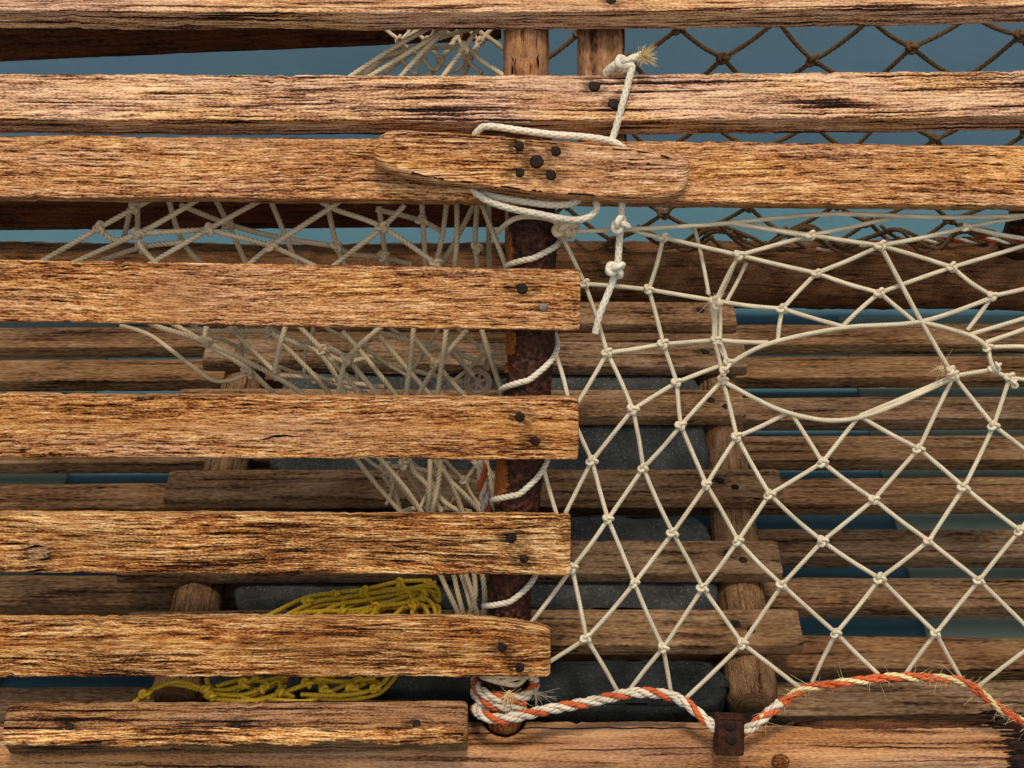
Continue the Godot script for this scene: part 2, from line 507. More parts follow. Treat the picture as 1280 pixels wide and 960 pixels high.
# a small tight knot of twine of radius r, about five radii across
func knot_mesh(r: float, kind: int, lay := 0) -> ArrayMesh:
	var pts := PackedVector3Array()
	var k := r * 0.78
	for i in 37:
		var t := TAU * i / 36.0
		var p := Vector3(sin(t) + 2.0 * sin(2.0 * t), cos(t) - 2.0 * cos(2.0 * t), -1.3 * sin(3.0 * t))
		p.y *= 0.78 + 0.08 * (kind % 3)
		p.x *= 1.0 + 0.1 * (kind % 2)
		pts.append(p * k)
	return twine_mesh(pts, r * 0.92, lay, 10, r * 0.45)

# a bent sapling: radius varies, bark uneven
func pole_mesh(pts: PackedVector3Array, r0: float, r1: float, seed_at: int, bumps := 0.0007, sides := 28, step := 0.003) -> ArrayMesh:
	var path := smooth_path(pts, step)
	var fr := frames(path)
	var v := PackedVector3Array()
	var uv := PackedVector2Array()
	var idx := PackedInt32Array()
	var n := path.size()
	for i in n:
		var s := float(i) / (n - 1)
		var ends := minf(i, n - 1 - i) * step
		var r := lerpf(r0, r1, s) * (1.0 if ends > 0.004 else 0.86 + 0.14 * sqrt(ends / 0.004))
		for k in sides + 1:
			var th := TAU * (k % sides) / sides
			var d := Vector3(cos(th) * 6.0, sin(th) * 6.0, i * step * 120.0 + seed_at * 13.0)
			var rr := r * (1.0 + 0.05 * noise.get_noise_3dv(d * 6.0)) + bumps * (absf(noise.get_noise_3d(d.x * 60.0, d.y * 60.0, d.z * 40.0)) * 1.6 - 0.3 + 0.5 * noise.get_noise_3d(d.x * 160.0, d.y * 160.0, d.z * 90.0))
			v.append(path[i] + (fr[i][0] * cos(th) + fr[i][1] * sin(th)) * rr)
			uv.append(Vector2(i * step / 0.16, float(k) / sides * 0.6))
	var row := sides + 1
	for i in n - 1:
		for k in sides:
			var a := i * row + k
			idx.append_array(PackedInt32Array([a, a + row, a + 1, a + 1, a + row, a + row + 1]))
	for e in 2:
		var c := v.size()
		v.append(path[0] if e == 0 else path[n - 1]); uv.append(Vector2(0.5, 0.5))
		var b := 0 if e == 0 else (n - 1) * row
		for k in sides:
			if e == 0: idx.append_array(PackedInt32Array([c, b + k, b + k + 1]))
			else: idx.append_array(PackedInt32Array([c, b + k + 1, b + k]))
	return finish(v, uv, idx)

# worn flat solid from an outline in x, y with its face at z = 0 and its back at -th
func slab_mesh(outline: PackedVector2Array, th: float, round_by: float, seed_at: int, uv_scale := Vector2(1.25, 5.0), rough := 0.0004) -> ArrayMesh:
	var c := Vector2.ZERO
	for p in outline: c += p
	c /= outline.size()
	var ol := PackedVector2Array()
	var n0 := outline.size()
	for i in n0:
		for k in 6:
			ol.append(outline[i].cubic_interpolate(outline[(i + 1) % n0], outline[(i + n0 - 1) % n0], outline[(i + 2) % n0], k / 6.0))
	var n := ol.size()
	# rings: from the middle of the face outward, over the rounded edge, down the side, to the middle of the back
	var rings := []
	for k in [0.08, 0.2, 0.35, 0.5, 0.65, 0.8, 0.9]: rings.append([k, 0.0, 0.0])
	for k in 5:
		var a := PI * 0.5 * k / 4.0
		rings.append([1.0, round_by * (1.0 - sin(a)), -round_by * (1.0 - cos(a))])
	rings.append([1.0, 0.0, -th * 0.6])
	rings.append([1.0, 0.0, -th + round_by * 0.5])
	rings.append([1.0, round_by * 0.5, -th])
	rings.append([0.5, 0.0, -th])
	rings.append([0.05, 0.0, -th])
	var v := PackedVector3Array()
	var uv := PackedVector2Array()
	var idx := PackedInt32Array()
	var uo := 0.35 + 0.3 * rng.randf(); var vo := rng.randf()
	for rg in rings:
		for i in n:
			var p := ol[i]
			var t := (ol[(i + 1) % n] - ol[(i + n - 1) % n]).normalized()
			var inward := Vector2(-t.y, t.x)
			if inward.dot(c - p) < 0.0: inward = -inward
			var q: Vector2 = c + (p - c) * rg[0] + inward * rg[1]
			var z: float = rg[2] + rough * noise.get_noise_3d(q.x * 900.0, q.y * 5000.0, rg[2] * 3000.0 + seed_at * 17.0) + rough * 2.0 * noise.get_noise_3d(q.x * 240.0, q.y * 300.0, seed_at * 7.0)
			if rg[0] >= 1.0: q += inward * rough * 1.5 * noise.get_noise_3d(q.x * 1500.0, q.y * 1500.0, rg[2] * 3000.0 + seed_at * 3.0)
			v.append(Vector3(q.x, q.y, z))
			uv.append(Vector2((q.x + rg[1] * 0.3) * uv_scale.x + uo, (q.y + (rg[2] if inward.y > 0 else -rg[2])) * uv_scale.y + vo))
	var cw := 0.0
	for i in n: cw += ol[i].cross(ol[(i + 1) % n])
	for r in rings.size() - 1:
		for i in n:
			var a := r * n + i
			var b := r * n + (i + 1) % n
			if cw < 0.0: idx.append_array(PackedInt32Array([a, b, a + n, b, b + n, a + n]))
			else: idx.append_array(PackedInt32Array([a, a + n, b, b, a + n, b + n]))
	for e in 2:
		var m := v.size()
		var b0 := 0 if e == 0 else (rings.size() - 1) * n
		v.append(Vector3(c.x, c.y, v[b0].z)); uv.append(Vector2(c.x * uv_scale.x + uo, c.y * uv_scale.y + vo))
		for i in n:
			var p := b0 + i; var q := b0 + (i + 1) % n
			if (cw < 0.0) == (e == 0): idx.append_array(PackedInt32Array([m, q, p]))
			else: idx.append_array(PackedInt32Array([m, p, q]))
	return finish(v, uv, idx)

func box_outline(w: float, h: float, r: float) -> PackedVector2Array:
	var out := PackedVector2Array()
	for c in 4:
		var cx := (w * 0.5 - r) * (1 if c == 0 or c == 3 else -1)
		var cy := (h * 0.5 - r) * (1 if c < 2 else -1)
		for k in 3:
			var a := PI * 0.5 * (c + k / 2.0)
			out.append(Vector2(cx + cos(a) * r, cy + sin(a) * r))
		var a2 := PI * 0.5 * (c + 1)
		var b := Vector2(cx + cos(a2) * r, cy + sin(a2) * r)
		var c2 := (c + 1) % 4
		var d := Vector2((w * 0.5 - r) * (1 if c2 == 0 or c2 == 3 else -1) + cos(a2) * r, (h * 0.5 - r) * (1 if c2 < 2 else -1) + sin(a2) * r)
		for k in [0.25, 0.5, 0.75]: out.append(b.lerp(d, k))
	return out

var nail_shapes := []
func make_nails() -> void:
	for s in 3:
		var prof := [Vector2(0.0, 0.0007), Vector2(0.0016, 0.0008), Vector2(0.0027, 0.0005), Vector2(0.0033, 0.0), Vector2(0.0034, -0.002)]
		var v := PackedVector3Array(); var uv := PackedVector2Array(); var idx := PackedInt32Array()
		for p in prof:
			for k in 18:
				var a := TAU * k / 18.0
				var rr: float = p.x * (1.0 + 0.14 * noise.get_noise_3d(cos(a) * 150.0, sin(a) * 150.0, s * 77.0 + 5.0))
				v.append(Vector3(cos(a) * rr, sin(a) * rr, p.y + 0.0003 * noise.get_noise_3d(cos(a) * rr * 90000.0, sin(a) * rr * 90000.0, s * 31.0))); uv.append(Vector2(0, 0))
		for r in prof.size() - 1:
			for k in 18:
				var a := r * 18 + k; var b := r * 18 + (k + 1) % 18
				idx.append_array(PackedInt32Array([a, b, a + 18, b, b + 18, a + 18]))
		# front faces run clockwise seen from +z
		nail_shapes.append(finish(v, uv, idx))

var stain_mat: StandardMaterial3D
var stain_shape: ArrayMesh
func make_stain() -> void:
	var w := 96
	var n := noise_bytes(301, w, w, 14.0, 3.0, 3)
	var im := Image.create(w, w, false, Image.FORMAT_RGBA8)
	for y in w:
		for x in w:
			var d := Vector2((x - 47.5) / 47.5, (y - 47.5) / 47.5)
			var a := clampf((1.0 - d.length()) * 1.5, 0.0, 1.0)
			a *= clampf(0.35 + (n[y * w + x] - 110) / 110.0, 0.0, 1.0)
			im.set_pixel(x, y, Color(0.09, 0.055, 0.04, a * 0.85))
	stain_mat = StandardMaterial3D.new()
	stain_mat.albedo_texture = ImageTexture.create_from_image(im)
	stain_mat.transparency = BaseMaterial3D.TRANSPARENCY_ALPHA
	stain_mat.roughness = 0.9
	stain_mat.metallic_specular = 0.1
	var v := PackedVector3Array([Vector3(-1, -1, 0), Vector3(-1, 1, 0), Vector3(1, 1, 0), Vector3(1, -1, 0)])
	stain_shape = finish(v, PackedVector2Array([Vector2(0, 1), Vector2(0, 0), Vector2(1, 0), Vector2(1, 1)]), PackedInt32Array([0, 1, 2, 0, 2, 3]))

# a nail driven into the face of a board, where the picture shows its head
func nail(board: Node3D, x: float, y: float, size := 1.0, mat: Material = null, stained := true) -> void:
	var t: Transform3D = board.transform
	if board.get_parent() != trap: t = (board.get_parent() as Node3D).transform * t
	var at := t.affine_inverse() * on_plane(x, y, t.origin, t.basis.z.normalized())
	var o := put("nail", nail_shapes[rng.randi() % 3], mat if mat else mats.nail, board)
	o.transform = Transform3D(Basis(Vector3.BACK, rng.randf() * TAU) * Basis.from_scale(Vector3(size * 0.9, size * rng.randf_range(0.8, 0.94), 1.0)), at + Vector3(0, 0, 0.0002))
	if stained:
		var s := put("nail_stain", stain_shape, stain_mat, board)
		s.transform = Transform3D(Basis.from_scale(Vector3(rng.randf_range(0.009, 0.014), rng.randf_range(0.0062, 0.0085), 1.0)), at + Vector3(rng.randf_range(-0.001, 0.001), 0, 0.00065))

# ------------------------------------------------------------------ the trap

# a lath nailed on the arched front: ends in x, middle of its face at each end in y, height of the face
func front_lath(x0: float, y0: float, x1: float, y1: float, high: float, th: float, mat: Material, seed_at: int, o := {}) -> MeshInstance3D:
	var ym := (y0 + y1) * 0.5
	var up := front_up(ym)
	var a := front(x0, y0); var b := front(x1, y1)
	var dir := (b - a).normalized()
	var n := dir.cross(up).normalized()
	up = n.cross(dir).normalized()
	var seen_up := -down
	var w := high / FOCAL * front_depth(ym) / maxf(0.3, up.dot(seen_up))
	var lean: float = o.get("lean", 0.0)
	n = n.rotated(dir, -lean); up = up.rotated(dir, -lean)
	o["maps"] = reliefs[mat]; o["dig"] = 0.0011; o["step"] = 0.0011; o["across"] = 42; o["corner"] = 0.0008
	var mesh := lath_mesh(a.distance_to(b), w, th, seed_at, o)
	return put("lath", mesh, mat, trap, Transform3D(Basis(dir, up, n), (a + b) * 0.5))

# a lath lying flat, its top face at height h
func flat_lath(called: String, x0: float, y0: float, x1: float, y1: float, h: float, w: float, th: float, mat: Material, seed_at: int, o := {}) -> MeshInstance3D:
	var a := on_height(x0, y0, h); var b := on_height(x1, y1, h)
	var dir := (b - a).normalized()
	var n := Vector3.UP
	var up := n.cross(dir).normalized()
	return put(called, lath_mesh(a.distance_to(b), w, th, seed_at, o), mat, trap, Transform3D(Basis(dir, up, n), (a + b) * 0.5))

func bow_path(ys: Array, xs: Array, inset: float) -> PackedVector3Array:
	var out := PackedVector3Array()
	for i in ys.size():
		out.append(front(xs[i], ys[i]) - front_normal(ys[i]) * inset)
	return out

func bow_x(y: float) -> float:
	var ys := [0.0, 60.0, 300.0, 450.0, 590.0, 640.0, 730.0, 850.0, 930.0]
	var xs := [658.0, 658.0, 667.0, 664.0, 652.0, 648.0, 639.0, 632.0, 630.0]
	for i in 8:
		if y <= ys[i + 1]: return lerpf(xs[i], xs[i + 1], (y - ys[i]) / (ys[i + 1] - ys[i]))
	return 630.0

const BOW_R := 0.0142
func bow_centre(y: float) -> Vector3:
	return front(bow_x(y), y) - front_normal(y) * (0.0115 + BOW_R)

func build_trap() -> void:
	trap = thing("lobster_trap", "weathered half-round wooden lobster trap with nailed laths over a bark-covered bow", "lobster trap")
	# --- long laths over the front
	var l := front_lath(-160, -14, 1440, -22, 62, 0.0155, mats.silver, 1, {"bend": -0.006, "lean": 0.2})
	nail(l, 764, 1, 1.0)
	l = front_lath(-160, 118, 1440, 113, 66, 0.0165, mats.silver, 2, {"bend": -0.0035, "rough": 1.2, "lean": 0.2})
	nail(l, 743, 108, 1.15); nail(l, 767, 130, 1.15)
	l = front_lath(-160, 206, 1440, 222, 78, 0.0125, mats.golden, 3, {"bend": 0.0005, "lean": 0.1})
	# --- short laths that end at the bow
	l = front_lath(-160, 361, 725, 375, 77, 0.0115, mats.golden, 4, {"lean": 0.04})
	nail(l, 653, 361, 1.1); nail(l, 679, 384, 0.9, mats.zinc, false)
	l = front_lath(-160, 531, 723, 537, 78, 0.0115, mats.golden, 5)
	nail(l, 650, 521, 1.0); nail(l, 669, 551, 1.0, mats.rust)
	put("crack", crack_mesh(0.021, 0.0013), mats.crack, l, Transform3D(Basis(Vector3.BACK, 0.12), l.transform.affine_inverse() * on_plane(346, 546, l.position, l.basis.z) + Vector3(0, 0, 0.0003)))
	l = front_lath(-160, 679, 713, 683, 74, 0.0115, mats.torn, 6, {"rough": 1.3})
	nail(l, 639, 673, 1.1); nail(l, 655, 698, 0.9, mats.rust)
	put("splintered_patch", patch_mesh(0.024, 0.013, 0.008, 0.010, 51), mats.fresh, l, Transform3D(Basis(), l.transform.affine_inverse() * on_plane(24, 688, l.position, l.basis.z) + Vector3(0, 0, 0.0003)))
	for q in [[44, 683, 0.013], [58, 699, 0.010], [50, 713, 0.016]]:
		put("crack", crack_mesh(q[2], 0.0012), mats.crack, l, Transform3D(Basis(Vector3.BACK, 0.1), l.transform.affine_inverse() * on_plane(q[0], q[1], l.position, l.basis.z) + Vector3(0, 0, 0.0014)))
	l = front_lath(-160, 811, 688, 811, 73, 0.0115, mats.torn, 7, {"rough": 1.3, "trim_len": 0.055, "trim": 0.0065, "nose": 0.004})
	nail(l, 628, 809, 1.0); nail(l, 650, 834, 1.0)
	# --- board under the upper laths
	var up := front_up(60)
	var nn := front_normal(60)
	var bm := lath_mesh(0.125, 0.0285, 0.012, 41, {"rough": 0.5})
	put("batten", bm, mats.batten, trap, Transform3D(Basis(-up, Vector3.RIGHT, nn), front(755, 95) - front_normal(95) * 0.0185))
	# --- the middle bow: bark below, a barked tip above
	var pts := PackedVector3Array()
	for y in [205, 260, 320, 380, 440, 500, 560, 620, 680, 740, 800, 860, 900, 926]: pts.append(bow_centre(y))
	put("bow", pole_mesh(pts, BOW_R, BOW_R * 0.92, 3, 0.0010, 56, 0.0013), mats.bark, trap).set_meta("label", "dark bark-covered bow")
	pts = PackedVector3Array()
	for p in [Vector3(0, 0.10, -1.108), Vector3(0, 0.28, -1.072), Vector3(0, 0.39, -1.02), Vector3(0, 0.437, -0.95)]: pts.append(p + Vector3(0.008, 0, 0))
	for y in [10, 60, 110, 170, 206]: pts.append(bow_centre(y))
	var tip := put("bow", pole_mesh(pts, BOW_R, BOW_R * 0.97, 5, 0.0003, 32, 0.003), mats.tip, trap)
	tip.set_meta("label", "bare peeled upper end of the bow")
	for q in [[641, 66, 0.03], [672, 60, 0.014]]:
		var tn: Vector3 = front_normal(q[1])
		var tc: Vector3 = bow_centre(q[1]) + tn * sqrt(BOW_R * BOW_R - pow((q[0] - bow_x(q[1])) * 0.00047, 2)) * 1.012 + Vector3.RIGHT * (q[0] - bow_x(q[1])) * 0.00047
		put("crack", crack_mesh(q[2], 0.0011), mats.crack, trap, Transform3D(Basis(front_up(q[1]), Vector3.LEFT, tn), tc))
	# --- end bows beyond the picture, one of them seen at the back
	for x in [0.435, -0.60]:
		pts = PackedVector3Array()
		for p in [Vector3(0, 0.10, -1.108), Vector3(0, 0.28, -1.072), Vector3(0, 0.39, -1.02), Vector3(0, 0.437, -0.95)]: pts.append(p + Vector3(x, 0, 0))
		for y in [10, 60, 140, 260, 380, 500, 620, 740, 860, 926]:
			var q := bow_centre(y)
			pts.append(Vector3(x, q.y, q.z))
		put("bow", pole_mesh(pts, BOW_R, BOW_R, 7, 0.001, 24, 0.004), mats.bark, trap)
	# --- laths on the back wall, seen from inside
	for q in [[-250, 64, 625, 27, 44, 51], [-250, 272, 632, 266, 58, 52]]:
		var a := back(q[0], q[1]); var b := back(q[2], q[3])
		var dir := (b - a).normalized()
		var n := back_normal()
		put("lath", lath_mesh(a.distance_to(b), 0.0375, 0.012, q[5], {"step": 0.004}), mats.dark, trap, Transform3D(Basis(dir, n.cross(dir).normalized(), n), (a + b) * 0.5))
	# --- sills
	var sx := 1.16
	var front_sill := lath_mesh(sx, 0.036, 0.058, 61, {"corner": 0.0085, "step": 0.0018, "across": 30, "rough": 1.6, "maps": reliefs[mats.sill], "dig": 0.0009})
	var fy := 0.0805
	var z0 := on_height(640, 895, fy).z
	var s := put("sill", front_sill, mats.sill, trap, Transform3D(Basis(Vector3.RIGHT, Vector3.FORWARD, Vector3.UP), Vector3(-0.03, fy, z0 + 0.018)))
	s.set_meta("label", "front sill beam with a knot and a rotted edge")
	pts = PackedVector3Array([Vector3(-0.70, 0.078, -1.107), Vector3(-0.2, 0.075, -1.104), Vector3(0.2, 0.077, -1.107), Vector3(0.62, 0.074, -1.104)])
	put("sill", pole_mesh(pts, 0.031, 0.029, 15, 0.0015, 32, 0.005), mats.dark_log, trap)
	# --- floor laths, right across the trap
	var k := 0
	for q in [[421, 417], [462, 458], [513, 510], [563, 559], [620, 613], [676, 678], [737, 740], [803, 815], [880, 872]]:
		flat_lath("floor_lath", -260, q[0] + (q[0] - q[1]) * 0.35, 1560, q[1] + (q[1] - q[0]) * 0.45, FLOOR_LATH_TOP, 0.0285, 0.0125, [mats.dull, mats.dull_warm, mats.dull_grey][k % 3], 70 + k, {"step": 0.004, "across": 8, "rough": 0.9, "corner": 0.0009})
		k += 1
	# --- runners that carry the short laths
	for q in [[893, 455, 941, 884], [309, 455, 221, 876]]:
		var a := on_height(q[0], q[1], 0.0675); var b := on_height(q[2], q[3], 0.0675)
		put("runner", pole_mesh(PackedVector3Array([a, a.lerp(b, 0.5), b]), 0.0165, 0.0168, 20 + k, 0.0009, 24, 0.004), mats.runner, trap)
		k += 1
	k = 0
	var knocks := [[262, 388, 919, 391], [256, 437, 932, 443], [221, 501, 930, 503], [208, 605, 977, 604], [149, 696, 975, 695], [156, 785, 1001, 783]]
	for q in knocks:
		var t := flat_lath("tray_lath", q[0], q[1], q[2], q[3], TRAY_TOP, 0.0315, 0.0105, [mats.tray, mats.dull_grey, mats.tray][k % 3], 85 + k, {"step": 0.003, "across": 10, "corner": 0.0012})
		var nx: float = 893 + (q[3] - 455) * 0.112
		nail(t, nx - 10, q[3] - 3, 1.1); nail(t, nx + 9, q[3] + 5, 1.0, null, false)
		k += 1
	# --- short lath nailed on the sill, lower left
	var bu := Vector3(0, 0.30, -0.95).normalized()
	var a := spot(5, 902, 0.930); var b := spot(584, 899, 0.930)
	var dir := (b - a).normalized()
	var n := dir.cross(bu).normalized()
	var base := put("lath", lath_mesh(a.distance_to(b), 0.0262, 0.021, 95, {"corner": 0.0028, "rough": 1.0, "nose": 0.004, "step": 0.0011, "across": 34, "maps": reliefs[mats.base], "dig": 0.0007}), mats.base, trap, Transform3D(Basis(dir, n.cross(dir).normalized(), n), (a + b) * 0.5))
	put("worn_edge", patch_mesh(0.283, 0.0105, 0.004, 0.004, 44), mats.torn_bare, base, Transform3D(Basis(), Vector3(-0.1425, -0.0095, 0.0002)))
	for q in [[87, 909], [296, 907], [521, 905]]: nail(base, q[0], q[1], 0.9)
	# --- rusted iron block on the sill
	var ir := put("bracket", slab_mesh(box_outline(0.0172, 0.0235, 0.0015), 0.012, 0.0013, 3, Vector2(10, 10), 0.0004), mats.rust, trap, Transform3D(Basis(Vector3.RIGHT, -0.62) * Basis(Vector3.BACK, -0.03), spot(913, 921, 0.925)))
	ir.set_meta("label", "rusty iron bracket on the front sill")
	nail(ir, 913, 907, 1.2, mats.nail, false); nail(ir, 914, 924, 1.2, mats.nail, false)  # dark discs added to stand in for two shaded holes in the bracket
	# --- turn button on the third lath
	var cl := PackedVector2Array()
	var third_n := front_normal(205)
	var third_u := front_up(205)
	var rot := Basis(Vector3.RIGHT, third_u, third_n)
	var at := front(664, 204) + third_n * 0.0155
	var tf := Transform3D(rot, at)
	var inv := tf.affine_inverse()
	for q in [[466, 190], [470, 173], [487, 162], [520, 162], [570, 166], [620, 169], [690, 175], [745, 180], [790, 184], [835, 190], [860, 198], [863, 212], [858, 233], [846, 245], [815, 250], [770, 250], [720, 247], [680, 244], [630, 238], [580, 231], [535, 226], [495, 217], [472, 206]]:
		var p := inv * on_plane(q[0], q[1], at, third_n)
		cl.append(Vector2(p.x, p.y))
	var cleat := put("cleat", slab_mesh(cl, 0.0145, 0.004, 8, Vector2(1.25, 5.0), 0.0006), mats.cleat, trap, tf)
	cleat.set_meta("label", "rounded wooden cleat nailed on the third lath")
	for q in [[649, 183, 1.0], [695, 189, 1.0], [671, 202, 1.3], [650, 216, 0.9], [689, 219, 1.0]]:
		nail(cleat, q[0], q[1], q[2])
	# --- rotten bark along the sill: corner in the picture, length, width, raggedness of its left and right end
	for q in [[990, 905, 0.135, 0.0085, 0.02, 0.05, 5, 0], [1212, 899, 0.06, 0.013, 0.03, 0.0, 6, 1], [1236, 915, 0.07, 0.010, 0.025, 0.0, 7, 1], [1250, 932, 0.07, 0.012, 0.014, 0.0, 8, 1], [1258, 952, 0.07, 0.012, 0.01, 0.0, 11, 1], [868, 898, 0.06, 0.010, 0.02, 0.02, 9, 1]]:
		var p2 := on_height(q[0], q[1], 0.0808)
		put("bark_patch", patch_mesh(q[2], q[3], q[4], q[5], q[6]), [mats.bark_edge, mats.rot][q[7]], trap, Transform3D(Basis(Vector3.RIGHT, -PI / 2), p2))
	# the hole that the bow's foot sits in
	var hp := bow_centre(917)
	var hole := PackedVector2Array()
	for j in 14: hole.append(Vector2(cos(TAU * j / 14.0) * 0.0138, sin(TAU * j / 14.0) * 0.0155))
	put("peg_hole", slab_mesh(hole, 0.002, 0.0005, 12, Vector2(3, 3), 0.0003), mats.crack, trap, Transform3D(Basis(Vector3.RIGHT, -PI / 2), Vector3(hp.x, 0.0812, hp.z + 0.001)))
	pts = PackedVector3Array()
	for y in [884, 896, 908, 920, 930]: pts.append(bow_centre(y) + front_normal(y) * 0.005)
	put("bow_foot", pole_mesh(pts, BOW_R * 0.94, BOW_R * 0.72, 33, 0.0008, 32, 0.002), mats.foot, trap)
	# strips where the bark has peeled off the bow
	for q in [[284, 338, 2.55, 3.3], [412, 446, 2.2, 3.0], [455, 470, 2.7, 3.1], [578, 640, 2.15, 3.2]]:
		put("peeled_patch", peel_mesh(q[0], q[1], q[2], q[3]), mats.inner, trap)
	# knot and long checks in the sill
	var kp := on_height(976, 951, 0.0808)
	put("wood_knot", slab_mesh(box_outline(0.011, 0.009, 0.0044), 0.003, 0.0012, 9, Vector2(6, 6), 0.0004), mats.foot, trap, Transform3D(Basis(Vector3.RIGHT, -PI / 2 + 0.35), kp))
	for q in [[760, 910, 0.16, 0.0009, 0.0], [800, 936, 0.12, 0.0007, 0.02], [1110, 934, 0.11, 0.0008, -0.02], [540, 924, 0.07, 0.0008, 0.0], [1150, 951, 0.09, 0.0006, 0.015]]:
		var cp := on_height(q[0], q[1], 0.0812)
		put("crack", crack_mesh(q[2], q[3]), mats.crack, trap, Transform3D(Basis(Vector3.UP, q[4]) * Basis(Vector3.RIGHT, -PI / 2), cp))

# a ragged splintered skin lying on a surface: starts at x = 0
func patch_mesh(length: float, w: float, rag0: float, rag1: float, seed_at: int) -> ArrayMesh:
	var v := PackedVector3Array(); var uv := PackedVector2Array(); var idx := PackedInt32Array()
	var nx := int(length / 0.0012); var ny := 22
	for i in nx + 1:
		for j in ny + 1:
			var s := float(i) / nx; var t := float(j) / ny
			var a := rag0 * (0.5 + 0.9 * noise.get_noise_2d(t * 900.0, seed_at * 40.0) + 0.5 * noise.get_noise_2d(t * 3600.0, seed_at * 40.0))
			var b := length - rag1 * (0.5 + 0.9 * noise.get_noise_2d(t * 900.0, seed_at * 40.0 + 300.0) + 0.5 * noise.get_noise_2d(t * 3600.0, seed_at * 40.0 + 70.0))
			var x := lerpf(a, b, s)
			var hw := w * 0.5 * (1.0 + 0.35 * noise.get_noise_2d(x * 3000.0, seed_at * 20.0) + 0.5 * noise.get_noise_2d(x * 900.0, seed_at * 20.0))
			var y := hw * (t * 2.0 - 1.0)
			var rim := minf(minf(s, 1.0 - s) * length / 0.002, minf(t, 1.0 - t) * w / 0.0015)
			var z := lerpf(-0.0015, 0.0008, clampf(rim, 0.0, 1.0)) + 0.0007 * noise.get_noise_2d(x * 1500.0, y * 9000.0)
			v.append(Vector3(x, y, z)); uv.append(Vector2(x * 1.25 + 0.1, y * 5.0 + seed_at * 0.37) if seed_at > 40 else Vector2(x * 5.0, y * 8.0))
	for i in nx:
		for j in ny:
			var a := i * (ny + 1) + j
			idx.append_array(PackedInt32Array([a, a + 1, a + ny + 1, a + 1, a + ny + 2, a + ny + 1]))
	return finish(v, uv, idx)

func peel_mesh(y0: float, y1: float, a0: float, a1: float) -> ArrayMesh:
	var v := PackedVector3Array(); var uv := PackedVector2Array(); var idx := PackedInt32Array()
	for i in 41:
		var s := i / 40.0
		var y := lerpf(y0, y1, s)
		var c := bow_centre(y)
		for j in 13:
			var t := j / 12.0
			var wob := noise.get_noise_2d(y * 22.0, y0) * 0.6 + noise.get_noise_2d(y * 70.0, y0 + 40.0) * 0.3
			var a := lerpf(lerpf((a0 + a1) * 0.5, a0, sqrt(sin(PI * s) * 0.98 + 0.01)) + wob * 0.35, a1, t)
			var rr := BOW_R + (0.0010 if j > 0 and i > 0 and i < 40 else -0.001) + 0.0006 * noise.get_noise_2d(y * 30.0, a * 300.0)
			v.append(c + (Vector3.RIGHT * cos(a) + front_normal(y) * sin(a)) * rr); uv.append(Vector2(y * 0.01, a))
	for i in 40:
		for j in 12:
			var q := i * 13 + j
			idx.append_array(PackedInt32Array([q, q + 13, q + 1, q + 1, q + 13, q + 14]))
	return finish(v, uv, idx)

func crack_mesh(length: float, w: float) -> ArrayMesh:
	var v := PackedVector3Array(); var uv := PackedVector2Array(); var idx := PackedInt32Array()
	var n := 24
	var sd := rng.randf() * 99.0
	for i in n + 1:
		var s := float(i) / n
		var x := (s - 0.5) * length
		var y := w * 1.3 * noise.get_noise_2d(x * 2500.0, sd)
		var h := w * 0.5 * sqrt(maxf(0.0, sin(PI * s))) * (0.8 + 0.8 * absf(noise.get_noise_2d(x * 4000.0, sd + 20.0)))
		v.append(Vector3(x, y + h, 0)); v.append(Vector3(x, y - h, 0)); uv.append(Vector2(s, 0)); uv.append(Vector2(s, 1))
	for i in n:
		var a := i * 2
		idx.append_array(PackedInt32Array([a, a + 2, a + 1, a + 2, a + 3, a + 1]))
	return finish(v, uv, idx)

# ------------------------------------------------------------------ nets and ropes

# knots of the white net over the opening, row by row: name, x, y, how far behind the laths
var knots := {}
func row(first: String, offs: float, xy: Array) -> void:
	for i in range(0, xy.size(), 2):
		knots[first + str(i / 2)] = Vector3(xy[i], xy[i + 1], offs)

func net_point(k: String) -> Vector3:
	var q: Vector3 = knots[k]
	return front(q.x, q.y, q.z)

